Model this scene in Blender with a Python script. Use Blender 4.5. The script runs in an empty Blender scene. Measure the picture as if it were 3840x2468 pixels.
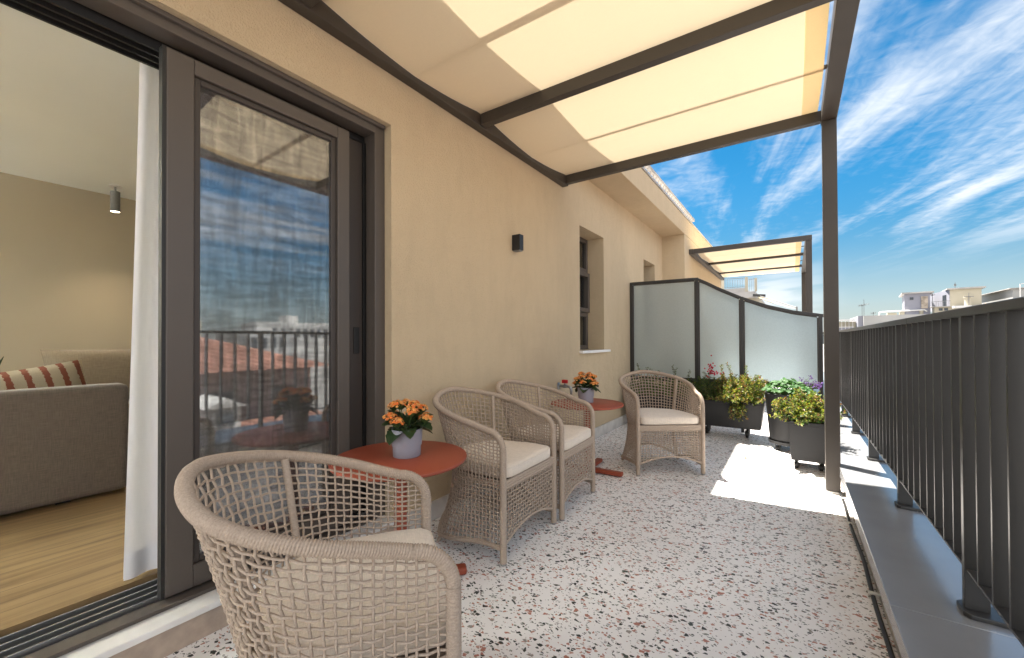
import bpy, bmesh, math, random
from mathutils import Vector, Matrix
R = math.radians
scene = bpy.context.scene
COL = scene.collection
random.seed(7)

# ------------------------------------------------------------------ camera
EYE = 1.1
cam_d = bpy.data.cameras.new('camera')
cam = bpy.data.objects.new('camera', cam_d)
COL.objects.link(cam)
yaw, pitch, roll = R(34.4114), R(0.5), R(0.25)
F = Vector((-math.sin(yaw)*math.cos(pitch), math.cos(yaw)*math.cos(pitch), math.sin(pitch)))
R0 = Vector((math.cos(yaw), math.sin(yaw), 0)); U0 = R0.cross(F)
RR = R0*math.cos(roll) - U0*math.sin(roll); UU = U0*math.cos(roll) + R0*math.sin(roll)
m = Matrix((RR, UU, -F)).transposed().to_4x4()
m.translation = Vector((0, 0, EYE))
cam.matrix_world = m
cam_d.sensor_width = 36.0
cam_d.lens = 36.0*1540/3840
cam_d.shift_y = 28.16/3840
cam_d.clip_start = 0.02
cam_d.clip_end = 6000
scene.camera = cam

# ------------------------------------------------------------------ render settings
scene.render.engine = 'CYCLES'
scene.cycles.use_denoising = True
scene.cycles.max_bounces = 10
scene.cycles.diffuse_bounces = 6
scene.cycles.transparent_max_bounces = 24
scene.cycles.sample_clamp_indirect = 6.0
scene.cycles.caustics_reflective = False
scene.cycles.caustics_refractive = False
scene.view_settings.view_transform = 'Standard'
scene.view_settings.look = 'None'
scene.view_settings.gamma = 1.0
scene.view_settings.use_curve_mapping = False
scene.view_settings.exposure = 2.3

# ------------------------------------------------------------------ sun and sky
SUN = Vector((-0.31, 0.155, 1.0)).normalized()
sl = bpy.data.lights.new('sun', 'SUN'); sl.energy = 5.0; sl.angle = R(0.8); sl.color = (1.0, 0.95, 0.87)
so = bpy.data.objects.new('sun', sl); COL.objects.link(so)
so.rotation_euler = SUN.to_track_quat('Z', 'Y').to_euler(); so.location = (0, 0, 30)

def nd(nt, t, **kw):
    n = nt.nodes.new(t)
    for k, v in kw.items():
        if hasattr(n, k): setattr(n, k, v)
        else: n.inputs[k].default_value = v
    return n
def math_n(nt, op, a, b=None, clamp=False):
    n = nt.nodes.new('ShaderNodeMath'); n.operation = op; n.use_clamp = clamp
    for i, x in enumerate((a, b)):
        if x is None: continue
        if isinstance(x, (int, float)): n.inputs[i].default_value = x
        else: nt.links.new(x, n.inputs[i])
    return n.outputs[0]
def ramp(nt, fac, stops):
    n = nt.nodes.new('ShaderNodeValToRGB')
    while len(n.color_ramp.elements) < len(stops): n.color_ramp.elements.new(0.5)
    for e, (p, c) in zip(n.color_ramp.elements, stops):
        e.position = p; e.color = c if len(c) == 4 else (*c, 1)
    nt.links.new(fac, n.inputs[0]); return n.outputs[0]
def maprange(nt, v, a, b, c=0.0, d=1.0, smooth=True):
    n = nt.nodes.new('ShaderNodeMapRange'); n.interpolation_type = 'SMOOTHSTEP' if smooth else 'LINEAR'
    nt.links.new(v, n.inputs[0])
    for i, x in zip((1, 2, 3, 4), (a, b, c, d)): n.inputs[i].default_value = x
    return n.outputs[0]
def mixc(nt, fac, a, b):
    n = nt.nodes.new('ShaderNodeMix'); n.data_type = 'RGBA'
    for s, x in ((0, fac), (6, a), (7, b)):
        if isinstance(x, (int, float)): n.inputs[s].default_value = x
        elif isinstance(x, tuple): n.inputs[s].default_value = x if len(x) == 4 else (*x, 1)
        else: nt.links.new(x, n.inputs[s])
    return n.outputs[2]

world = bpy.data.worlds.new('World'); scene.world = world; world.use_nodes = True
nt = world.node_tree; nt.nodes.clear(); L = nt.links
sky = nd(nt, 'ShaderNodeTexSky', sky_type='NISHITA', sun_disc=False)
sky.sun_elevation = math.asin(SUN.z); sky.sun_rotation = math.atan2(SUN.x, SUN.y)
sky.air_density = 1.0; sky.dust_density = 0.6; sky.ozone_density = 2.0
hs = nd(nt, 'ShaderNodeHueSaturation', Hue=0.487, Saturation=1.52, Value=0.43); L.new(sky.outputs[0], hs.inputs['Color'])
tc = nd(nt, 'ShaderNodeTexCoord'); sep = nd(nt, 'ShaderNodeSeparateXYZ'); L.new(tc.outputs['Generated'], sep.inputs[0])
zc = math_n(nt, 'MAXIMUM', sep.outputs[2], 0.03)
px = math_n(nt, 'DIVIDE', sep.outputs[0], zc); py = math_n(nt, 'DIVIDE', sep.outputs[1], zc)
al = math_n(nt, 'ADD', math_n(nt, 'MULTIPLY', px, -0.186), math_n(nt, 'MULTIPLY', py, 0.983))
ac = math_n(nt, 'ADD', math_n(nt, 'MULTIPLY', px, 0.983), math_n(nt, 'MULTIPLY', py, 0.186))
def cn(sa, sc, scale, det, dist=0.0, ox=0.0, oy=0.0):
    cb = nd(nt, 'ShaderNodeCombineXYZ')
    L.new(math_n(nt, 'ADD', math_n(nt, 'MULTIPLY', al, sa), ox), cb.inputs[0])
    L.new(math_n(nt, 'ADD', math_n(nt, 'MULTIPLY', ac, sc), oy), cb.inputs[1])
    n = nd(nt, 'ShaderNodeTexNoise'); n.inputs['Scale'].default_value = scale
    n.inputs['Detail'].default_value = det; n.inputs['Distortion'].default_value = dist
    n.inputs['Roughness'].default_value = 0.58
    L.new(cb.outputs[0], n.inputs['Vector']); return n.outputs[0]
streak = cn(0.26, 1.25, 1.5, 5, 0.45, 6.3, 3.3)
broad = cn(0.25, 0.7, 1.0, 3, 0.2, 9.19, 4.31)
fine = cn(3.0, 3.2, 3.2, 6, 0.8, 1.0, 0.3)
d1 = maprange(nt, math_n(nt, 'ADD', math_n(nt, 'MULTIPLY', streak, 0.62), math_n(nt, 'ADD', math_n(nt, 'MULTIPLY', broad, 0.32), math_n(nt, 'MULTIPLY', fine, 0.12))), 0.47, 0.70)
fade = maprange(nt, sep.outputs[2], 0.10, 0.24)
cl = math_n(nt, 'MULTIPLY', d1, fade)
# low bank of cloud lying along the horizon, towards the end of the street
mp = nd(nt, 'ShaderNodeMapping'); mp.inputs['Scale'].default_value = (2.2, 2.2, 11.0); mp.inputs['Location'].default_value = (0.4, 0.15, 0.0)
L.new(tc.outputs['Generated'], mp.inputs[0])
hb = nd(nt, 'ShaderNodeTexNoise'); hb.inputs['Scale'].default_value = 1.6; hb.inputs['Detail'].default_value = 7; hb.inputs['Distortion'].default_value = 0.5
L.new(mp.outputs[0], hb.inputs['Vector'])
band = math_n(nt, 'MULTIPLY', maprange(nt, hb.outputs[0], 0.40, 0.56), math_n(nt, 'MULTIPLY', maprange(nt, sep.outputs[2], 0.20, 0.08), maprange(nt, sep.outputs[0], 0.10, -0.04)))
cl2 = math_n(nt, 'MAXIMUM', math_n(nt, 'MULTIPLY', cl, 0.95), math_n(nt, 'MULTIPLY', band, 0.75))
dim = maprange(nt, sep.outputs[2], 0.0, 0.34, 0.62, 1.0)
vs_ = nd(nt, 'ShaderNodeVectorMath', operation='SCALE'); L.new(hs.outputs[0], vs_.inputs[0]); L.new(dim, vs_.inputs['Scale'])
pale = mixc(nt, maprange(nt, sep.outputs[2], 0.22, -0.02, 0.0, 0.55), vs_.outputs[0], (2.15, 2.5, 2.7))
colr = mixc(nt, cl2, pale, (3.1, 3.2, 3.3))
# made-up bright cloud bank behind the camera, added to fill the terrace shade
fill_cloud = nd(nt, 'ShaderNodeTexNoise'); fill_cloud.inputs['Scale'].default_value = 2.3; fill_cloud.inputs['Detail'].default_value = 6
L.new(tc.outputs['Generated'], fill_cloud.inputs['Vector'])
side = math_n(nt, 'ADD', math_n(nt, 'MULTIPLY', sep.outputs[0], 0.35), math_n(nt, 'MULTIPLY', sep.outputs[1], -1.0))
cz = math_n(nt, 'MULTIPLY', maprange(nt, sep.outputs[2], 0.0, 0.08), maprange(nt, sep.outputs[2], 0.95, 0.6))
ck = math_n(nt, 'MULTIPLY', math_n(nt, 'MULTIPLY', maprange(nt, fill_cloud.outputs[0], 0.34, 0.46), maprange(nt, side, 0.12, 0.34)), cz)
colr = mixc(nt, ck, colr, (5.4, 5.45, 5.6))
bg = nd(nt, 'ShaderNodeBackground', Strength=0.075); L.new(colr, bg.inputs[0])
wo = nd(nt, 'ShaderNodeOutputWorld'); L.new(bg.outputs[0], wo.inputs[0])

# ------------------------------------------------------------------ materials
MATS = {}
def mat(name, col, rough=0.6, metal=0.0, spec=0.5, bump=None, var=None, coat=0.0, sheen=0.0, aniso=None):
    """bump = (scale, strength, distance[, stretch]); var = (scale, amount[, stretch])"""
    mt = bpy.data.materials.new(name); mt.use_nodes = True; t = mt.node_tree
    b = t.nodes['Principled BSDF']
    b.inputs['Base Color'].default_value = (*col, 1); b.inputs['Roughness'].default_value = rough
    b.inputs['Metallic'].default_value = metal; b.inputs['Specular IOR Level'].default_value = spec
    b.inputs['Coat Weight'].default_value = coat; b.inputs['Sheen Weight'].default_value = sheen
    o = None
    if bump or var: o = nd(t, 'ShaderNodeTexCoord').outputs['Object']
    def stretched(s):
        if not s: return o
        mpn = nd(t, 'ShaderNodeMapping'); mpn.inputs['Scale'].default_value = s
        t.links.new(o, mpn.inputs[0]); return mpn.outputs[0]
    if var:
        n = nd(t, 'ShaderNodeTexNoise', Scale=var[0], Detail=4.0); t.links.new(stretched(var[2] if len(var) > 2 else None), n.inputs['Vector'])
        a = var[1]
        c0 = tuple(max(0, c*(1-a)) for c in col); c1 = tuple(min(1, c*(1+a)) for c in col)
        t.links.new(ramp(t, n.outputs[0], [(0.3, c0), (0.7, c1)]), b.inputs['Base Color'])
    if bump:
        n = nd(t, 'ShaderNodeTexNoise', Scale=bump[0], Detail=3.0); t.links.new(stretched(bump[3] if len(bump) > 3 else None), n.inputs['Vector'])
        bn = nd(t, 'ShaderNodeBump', Strength=bump[1], Distance=bump[2]); t.links.new(n.outputs[0], bn.inputs['Height'])
        t.links.new(bn.outputs[0], b.inputs['Normal'])
    MATS[name] = mt; return mt
def pb(mt): return mt.node_tree.nodes['Principled BSDF']

# stucco with a trowelled grain and faint weather stains
def stucco(name, col):
    mt = mat(name, col, 0.92, spec=0.2); t = mt.node_tree; b = pb(mt)
    o = nd(t, 'ShaderNodeTexCoord').outputs['Object']
    n1 = nd(t, 'ShaderNodeTexNoise', Scale=1.3, Detail=5.0); t.links.new(o, n1.inputs['Vector'])
    mp2 = nd(t, 'ShaderNodeMapping'); mp2.inputs['Scale'].default_value = (1, 1, 0.35); t.links.new(o, mp2.inputs[0])
    n2 = nd(t, 'ShaderNodeTexNoise', Scale=9.0, Detail=6.0, Roughness=0.65); t.links.new(mp2.outputs[0], n2.inputs['Vector'])
    f = math_n(t, 'ADD', math_n(t, 'MULTIPLY', n1.outputs[0], 0.5), math_n(t, 'MULTIPLY', n2.outputs[0], 0.5))
    c = ramp(t, f, [(0.34, tuple(x*0.93 for x in col)), (0.5, col), (0.66, tuple(min(1, x*1.05) for x in col))])
    t.links.new(c, b.inputs['Base Color'])
    n3 = nd(t, 'ShaderNodeTexNoise', Scale=150.0, Detail=3.0, Roughness=0.6); t.links.new(o, n3.inputs['Vector'])
    v = nd(t, 'ShaderNodeTexVoronoi', Scale=120.0); v.feature = 'SMOOTH_F1'; t.links.new(o, v.inputs['Vector'])
    n4 = nd(t, 'ShaderNodeTexNoise', Scale=14.0, Detail=3.0); t.links.new(o, n4.inputs['Vector'])
    h = math_n(t, 'ADD', math_n(t, 'ADD', n3.outputs[0], math_n(t, 'MULTIPLY', v.outputs[0], 0.7)), math_n(t, 'MULTIPLY', n4.outputs[0], 1.5))
    bn = nd(t, 'ShaderNodeBump', Strength=0.85, Distance=0.006); t.links.new(h, bn.inputs['Height']); t.links.new(bn.outputs[0], b.inputs['Normal'])
    return mt
stucco('stucco', (0.55, 0.44, 0.295))
stucco('stucco_far', (0.60, 0.55, 0.45))

# terrazzo: three sizes of angular stone chips in pale cement
def terrazzo():
    mt = mat('terrazzo', (0.80, 0.76, 0.73), 0.42, spec=0.4); t = mt.node_tree; b = pb(mt)
    o = nd(t, 'ShaderNodeTexCoord').outputs['Object']
    nb = nd(t, 'ShaderNodeTexNoise', Scale=2.0, Detail=6.0); t.links.new(o, nb.inputs['Vector'])
    cur = ramp(t, nb.outputs[0], [(0.3, (0.82, 0.80, 0.78)), (0.7, (0.89, 0.875, 0.86))])
    dn = nd(t, 'ShaderNodeTexNoise', Scale=90.0, Detail=2.0); t.links.new(o, dn.inputs['Vector'])
    for sc, dens, edge, off, stops in (
        (150.0, 0.09, 0.12, 3.0, [(0.0, (0.05, 0.05, 0.045)), (0.35, (0.36, 0.32, 0.30)), (0.6, (0.45, 0.28, 0.22)), (0.8, (0.10, 0.10, 0.09))]),
        (72.0, 0.20, 0.09, 0.0, [(0.0, (0.022, 0.026, 0.022)), (0.30, (0.05, 0.06, 0.05)), (0.42, (0.44, 0.21, 0.155)), (0.68, (0.50, 0.29, 0.235)), (0.80, (0.24, 0.26, 0.22)), (0.9, (0.42, 0.40, 0.39))]),
        (45.0, 0.10, 0.12, 9.0, [(0.0, (0.02, 0.024, 0.02)), (0.42, (0.045, 0.06, 0.045)), (0.52, (0.42, 0.18, 0.13)), (0.85, (0.30, 0.27, 0.24))])):
        mp3 = nd(t, 'ShaderNodeMapping'); mp3.inputs['Location'].default_value = (off, off*0.7, 0); mp3.inputs['Rotation'].default_value = (0, 0, off*0.3)
        mp3.inputs['Scale'].default_value = (1.0, 1.35, 0.0)
        vm = nd(t, 'ShaderNodeVectorMath', operation='SCALE'); vm.inputs['Scale'].default_value = 0.010
        t.links.new(dn.outputs['Color'], vm.inputs[0])
        va = nd(t, 'ShaderNodeVectorMath', operation='ADD'); t.links.new(o, va.inputs[0]); t.links.new(vm.outputs[0], va.inputs[1])
        t.links.new(va.outputs[0], mp3.inputs[0])
        v1 = nd(t, 'ShaderNodeTexVoronoi', Scale=sc); v1.voronoi_dimensions = '2D'; t.links.new(mp3.outputs[0], v1.inputs['Vector'])
        v2 = nd(t, 'ShaderNodeTexVoronoi', Scale=sc); v2.voronoi_dimensions = '2D'; v2.feature = 'DISTANCE_TO_EDGE'; t.links.new(mp3.outputs[0], v2.inputs['Vector'])
        sp = nd(t, 'ShaderNodeSeparateColor'); t.links.new(v1.outputs['Color'], sp.inputs[0])
        pick = math_n(t, 'LESS_THAN', sp.outputs[0], dens)
        ed = math_n(t, 'ADD', math_n(t, 'MULTIPLY', sp.outputs[1], 0.16), edge*0.6)
        ins = math_n(t, 'GREATER_THAN', v2.outputs['Distance'], ed)
        cc = nd(t, 'ShaderNodeValToRGB'); cc.color_ramp.interpolation = 'CONSTANT'
        while len(cc.color_ramp.elements) < len(stops): cc.color_ramp.elements.new(0.5)
        for e, (p, c) in zip(cc.color_ramp.elements, stops): e.position = p; e.color = (*c, 1)
        t.links.new(sp.outputs[2], cc.inputs[0])
        cur = mixc(t, math_n(t, 'MULTIPLY', pick, ins), cur, cc.outputs[0])
    # brown water marks along the parapet side
    ns = nd(t, 'ShaderNodeTexNoise', Scale=3.5, Detail=7.0); t.links.new(o, ns.inputs['Vector'])
    sx = nd(t, 'ShaderNodeSeparateXYZ'); t.links.new(o, sx.inputs[0])
    st = math_n(t, 'MULTIPLY', maprange(t, sx.outputs[0], 0.05, 0.30), maprange(t, ns.outputs[0], 0.42, 0.7))
    cur = mixc(t, math_n(t, 'MULTIPLY', st, 0.5), cur, (0.46, 0.37, 0.26))
    t.links.new(cur, b.inputs['Base Color'])
    t.links.new(maprange(t, nb.outputs[0], 0.3, 0.7, 0.36, 0.55), b.inputs['Roughness'])
terrazzo()

mat('frame_metal', (0.082, 0.068, 0.058), 0.42, spec=0.5, bump=(900, 0.08, 0.001))
mat('frame_inner', (0.045, 0.036, 0.031), 0.45)
mat('track_dark', (0.012, 0.012, 0.012), 0.5)
mat('track_steel', (0.42, 0.42, 0.43), 0.3, metal=0.9)
mat('pergola_metal', (0.050, 0.041, 0.033), 0.5, spec=0.45, bump=(700, 0.06, 0.001), var=(3, 0.10))
mat('rail_metal', (0.029, 0.028, 0.027), 0.36, spec=0.5, bump=(700, 0.06, 0.001), var=(4, 0.08))
mat('coping_metal', (0.36, 0.365, 0.375), 0.24, metal=0.45, spec=0.6, bump=(6, 0.06, 0.01), var=(5, 0.06))
mat('fascia', (0.55, 0.52, 0.47), 0.4, metal=0.4, var=(20, 0.25))
mat('cable_black', (0.012, 0.012, 0.012), 0.45)
mat('clip_white', (0.55, 0.54, 0.50), 0.6)
mat('cord', (0.42, 0.338, 0.268), 0.72, spec=0.25, bump=(420, 0.4, 0.002), var=(220, 0.16))
mat('cord_dark', (0.20, 0.155, 0.12), 0.85, spec=0.2, bump=(300, 0.6, 0.003), var=(90, 0.3))
mat('glide', (0.25, 0.24, 0.23), 0.5)
mat('terracotta', (0.29, 0.060, 0.028), 0.5, spec=0.45, bump=(1500, 0.05, 0.0006))
mat('pot_glaze', (0.31, 0.31, 0.355), 0.62, spec=0.35, bump=(260, 0.08, 0.001))
mat('soil', (0.035, 0.024, 0.016), 0.95, bump=(120, 1.0, 0.01), var=(80, 0.5))
mat('planter', (0.016, 0.016, 0.017), 0.55, spec=0.4, bump=(400, 0.12, 0.001), var=(6, 0.12))
mat('rubber', (0.012, 0.012, 0.012), 0.6)
mat('marble', (0.78, 0.77, 0.75), 0.35, spec=0.45, var=(5, 0.10))
mat('tan_stone', (0.44, 0.355, 0.285), 0.7, var=(18, 0.16), bump=(150, 0.3, 0.002))
mat('skirting_stone', (0.60, 0.575, 0.54), 0.6, var=(9, 0.14), bump=(80, 0.2, 0.002))
mat('sill_white', (0.80, 0.79, 0.77), 0.5)
mat('white_metal', (0.72, 0.70, 0.67), 0.5)
mat('chrome', (0.36, 0.37, 0.39), 0.28, metal=1.0)
mat('tap_red', (0.42, 0.012, 0.015), 0.35)
mat('brass', (0.45, 0.28, 0.08), 0.35, metal=0.9)
mat('lamp_black', (0.011, 0.012, 0.014), 0.5)
mat('lamp_grey', (0.20, 0.195, 0.18), 0.45)
mat('room_paint', (0.43, 0.375, 0.28), 0.9, spec=0.2, bump=(300, 0.08, 0.001), var=(1.2, 0.04))
mat('ceiling_paint', (0.80, 0.82, 0.78), 0.9, spec=0.2, var=(1.0, 0.03))
mat('curtain_hem', (0.87, 0.86, 0.86), 0.9)
mat('cushion_orange', (0.42, 0.12, 0.05), 0.9, bump=(300, 0.4, 0.002))
mat('dry_leaf', (0.22, 0.10, 0.05), 0.8)
mat('antenna', (0.20, 0.20, 0.20), 0.5, metal=0.5)
mat('lavender_paint', (0.275, 0.275, 0.315), 0.9, var=(0.6, 0.08))
mat('cream_paint', (0.43, 0.39, 0.30), 0.9, var=(0.6, 0.10))
mat('white_paint', (0.42, 0.41, 0.39), 0.9, var=(0.5, 0.12))
mat('grey_paint', (0.33, 0.33, 0.32), 0.9, var=(0.4, 0.14))
mat('pink_paint', (0.36, 0.26, 0.23), 0.9, var=(0.6, 0.10))
mat('slab_edge', (0.40, 0.38, 0.36), 0.9, var=(1.5, 0.25))
mat('rust_door', (0.42, 0.35, 0.28), 0.8, var=(3.0, 0.5))
mat('far_window', (0.05, 0.06, 0.07), 0.2)
mat('ground_city', (0.22, 0.21, 0.20), 0.95, var=(0.03, 0.4))
mat('hill', (0.13, 0.16, 0.17), 0.95, var=(0.01, 0.3))
mat('awning', (0.55, 0.44, 0.26), 0.85)
mat('stem_green', (0.06, 0.10, 0.025), 0.7)
mat('stem_brown', (0.10, 0.055, 0.03), 0.8)

def leaf_mat(name, col, rough=0.45, trans=0.3, var=0.25):
    mt = mat(name, col, rough, spec=0.4, var=(25, var)); t = mt.node_tree; b = pb(mt)
    tr = nd(t, 'ShaderNodeBsdfTranslucent'); tr.inputs[0].default_value = (min(1, col[0]*1.6), min(1, col[1]*1.7), col[2]*0.8, 1)
    mx = nd(t, 'ShaderNodeMixShader'); mx.inputs[0].default_value = trans
    t.links.new(b.outputs[0], mx.inputs[1]); t.links.new(tr.outputs[0], mx.inputs[2])
    t.links.new(mx.outputs[0], t.nodes['Material Output'].inputs[0]); return mt
leaf_mat('leaf_dark', (0.024, 0.052, 0.014))
leaf_mat('leaf_mid', (0.050, 0.095, 0.018))
leaf_mat('leaf_light', (0.15, 0.19, 0.034))
leaf_mat('leaf_yellow', (0.28, 0.255, 0.055))
leaf_mat('leaf_bronze', (0.24, 0.115, 0.045))
leaf_mat('leaf_round', (0.035, 0.11, 0.018), 0.6)
leaf_mat('leaf_fleshy', (0.035, 0.062, 0.024), 0.38, 0.12)
leaf_mat('leaf_fleshy_pale', (0.075, 0.10, 0.05), 0.42, 0.15)
leaf_mat('petal_amber', (0.94, 0.48, 0.17), 0.6, 0.3, 0.15)
leaf_mat('petal_orange', (0.90, 0.29, 0.08), 0.6, 0.3, 0.15)
leaf_mat('petal_peach', (0.82, 0.42, 0.20), 0.6, 0.3, 0.15)
leaf_mat('petal_red', (0.50, 0.012, 0.06), 0.6, 0.3)
leaf_mat('petal_purple', (0.22, 0.12, 0.45), 0.6, 0.3)

def fabric(name, col, scale, amount=0.14, bump=0.5, trans=0.0):
    mt = mat(name, col, 0.92, spec=0.15, sheen=0.2); t = mt.node_tree; b = pb(mt)
    o = nd(t, 'ShaderNodeTexCoord').outputs['Object']
    hs_ = []
    for s in ((1, 0.06, 1), (0.06, 1, 0.06)):
        mp4 = nd(t, 'ShaderNodeMapping'); mp4.inputs['Scale'].default_value = s; t.links.new(o, mp4.inputs[0])
        n = nd(t, 'ShaderNodeTexNoise', Scale=scale, Detail=2.0); t.links.new(mp4.outputs[0], n.inputs['Vector']); hs_.append(n.outputs[0])
    h = math_n(t, 'ADD', math_n(t, 'MULTIPLY', hs_[0], 0.5), math_n(t, 'MULTIPLY', hs_[1], 0.5))
    t.links.new(ramp(t, h, [(0.35, tuple(c*(1-amount) for c in col)), (0.65, tuple(min(1, c*(1+amount)) for c in col))]), b.inputs['Base Color'])
    bn = nd(t, 'ShaderNodeBump', Strength=bump, Distance=0.0015); t.links.new(h, bn.inputs['Height']); t.links.new(bn.outputs[0], b.inputs['Normal'])
    if trans:
        tr = nd(t, 'ShaderNodeBsdfTranslucent'); tr.inputs[0].default_value = (*col, 1)
        mx = nd(t, 'ShaderNodeMixShader'); mx.inputs[0].default_value = trans
        t.links.new(b.outputs[0], mx.inputs[1]); t.links.new(tr.outputs[0], mx.inputs[2]); t.links.new(mx.outputs[0], t.nodes['Material Output'].inputs[0])
    return mt
fabric('cushion', (0.68, 0.60, 0.51), 420, 0.12, 0.35)
fabric('linen_sofa', (0.15, 0.125, 0.103), 300, 0.22, 0.5)
fabric('linen_back', (0.20, 0.16, 0.11), 300, 0.18, 0.4)
fabric('curtain', (0.87, 0.86, 0.86), 500, 0.03, 0.2, 0.25)
fabric('canopy', (0.82, 0.69, 0.475), 700, 0.03, 0.1, 0.098)
fabric('canopy_hem', (0.66, 0.48, 0.24), 700, 0.05, 0.1, 0.11)

def stripe_mat():
    mt = mat('striped_cloth', (0.5, 0.43, 0.3), 0.95); t = mt.node_tree; b = pb(mt)
    o = nd(t, 'ShaderNodeTexCoord').outputs['Object']
    s = nd(t, 'ShaderNodeSeparateXYZ'); t.links.new(o, s.inputs[0])
    n = nd(t, 'ShaderNodeTexNoise', Scale=90.0); t.links.new(o, n.inputs['Vector'])
    v = math_n(t, 'ADD', math_n(t, 'MULTIPLY', s.outputs[1], 13.0), math_n(t, 'MULTIPLY', n.outputs[0], 0.25))
    fr = math_n(t, 'FRACT', v)
    t.links.new(mixc(t, math_n(t, 'LESS_THAN', fr, 0.36), (0.36, 0.31, 0.22), (0.19, 0.055, 0.03)), b.inputs['Base Color'])
    n2 = nd(t, 'ShaderNodeTexNoise', Scale=260.0); t.links.new(o, n2.inputs['Vector'])
    bn = nd(t, 'ShaderNodeBump', Strength=0.7, Distance=0.003); t.links.new(n2.outputs[0], bn.inputs['Height']); t.links.new(bn.outputs[0], b.inputs['Normal'])
stripe_mat()

def wood_mat():
    mt = mat('oak_floor', (0.4, 0.27, 0.14), 0.45); t = mt.node_tree; b = pb(mt)
    o = nd(t, 'ShaderNodeTexCoord').outputs['Object']; s = nd(t, 'ShaderNodeSeparateXYZ'); t.links.new(o, s.inputs[0])
    row = math_n(t, 'FLOOR', math_n(t, 'DIVIDE', s.outputs[0], 0.19))
    wn = nd(t, 'ShaderNodeTexWhiteNoise'); wn.noise_dimensions = '1D'; t.links.new(row, wn.inputs['W'])
    cb = nd(t, 'ShaderNodeCombineXYZ')
    t.links.new(math_n(t, 'MULTIPLY', s.outputs[0], 14.0), cb.inputs[0]); t.links.new(math_n(t, 'ADD', math_n(t, 'MULTIPLY', s.outputs[1], 1.1), math_n(t, 'MULTIPLY', wn.outputs['Value'], 30.0)), cb.inputs[1])
    n = nd(t, 'ShaderNodeTexNoise', Scale=1.5, Detail=7.0, Distortion=0.8); t.links.new(cb.outputs[0], n.inputs['Vector'])
    c = ramp(t, n.outputs[0], [(0.27, (0.07, 0.04, 0.017)), (0.38, (0.19, 0.12, 0.055)), (0.55, (0.27, 0.18, 0.085)), (0.75, (0.33, 0.23, 0.115))])
    c = mixc(t, math_n(t, 'MULTIPLY', wn.outputs['Value'], 0.25), c, (0.20, 0.125, 0.06))
    fx = math_n(t, 'FRACT', math_n(t, 'DIVIDE', s.outputs[0], 0.19))
    c = mixc(t, math_n(t, 'LESS_THAN', fx, 0.014), c, (0.08, 0.05, 0.025))
    t.links.new(c, b.inputs['Base Color'])
wood_mat()

def tile_mat():
    mt = mat('roof_tile', (0.33, 0.11, 0.06), 0.85); t = mt.node_tree; b = pb(mt)
    o = nd(t, 'ShaderNodeTexCoord').outputs['Object']
    w = nd(t, 'ShaderNodeTexWave', Scale=1.6); w.bands_direction = 'DIAGONAL'; w.inputs['Distortion'].default_value = 1.0; t.links.new(o, w.inputs['Vector'])
    n = nd(t, 'ShaderNodeTexNoise', Scale=4.0, Detail=5.0); t.links.new(o, n.inputs['Vector'])
    f = math_n(t, 'ADD', math_n(t, 'MULTIPLY', w.outputs[0], 0.4), math_n(t, 'MULTIPLY', n.outputs[0], 0.6))
    t.links.new(ramp(t, f, [(0.25, (0.09, 0.035, 0.022)), (0.55, (0.19, 0.075, 0.048)), (0.8, (0.27, 0.14, 0.095))]), b.inputs['Base Color'])
    bn = nd(t, 'ShaderNodeBump', Strength=0.8, Distance=0.05); t.links.new(w.outputs[0], bn.inputs['Height']); t.links.new(bn.outputs[0], b.inputs['Normal'])
tile_mat()

def glass_mat(name, base_refl, tint, rough, wob):
    mt = bpy.data.materials.new(name); mt.use_nodes = True; t = mt.node_tree; t.nodes.clear()
    fr = nd(t, 'ShaderNodeFresnel', IOR=1.5); gl = nd(t, 'ShaderNodeBsdfGlossy', Roughness=rough); tr = nd(t, 'ShaderNodeBsdfTransparent')
    gl.inputs[0].default_value = (0.95, 0.97, 1, 1); tr.inputs[0].default_value = (*tint, 1)
    o = nd(t, 'ShaderNodeTexCoord').outputs['Object']
    if wob:
        n = nd(t, 'ShaderNodeTexNoise', Scale=5.0, Detail=2.0); t.links.new(o, n.inputs['Vector'])
        bn = nd(t, 'ShaderNodeBump', Strength=wob, Distance=0.01); t.links.new(n.outputs[0], bn.inputs['Height']); t.links.new(bn.outputs[0], gl.inputs['Normal'])
    mx = nd(t, 'ShaderNodeMixShader'); t.links.new(math_n(t, 'ADD', fr.outputs[0], base_refl, True), mx.inputs[0])
    t.links.new(tr.outputs[0], mx.inputs[1]); t.links.new(gl.outputs[0], mx.inputs[2])
    ou = nd(t, 'ShaderNodeOutputMaterial'); t.links.new(mx.outputs[0], ou.inputs[0]); MATS[name] = mt
glass_mat('door_glass', 0.42, (0.82, 0.84, 0.85), 0.025, 0.012)
glass_mat('window_glass', 0.12, (0.5, 0.55, 0.5), 0.0, 0.0)

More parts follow.
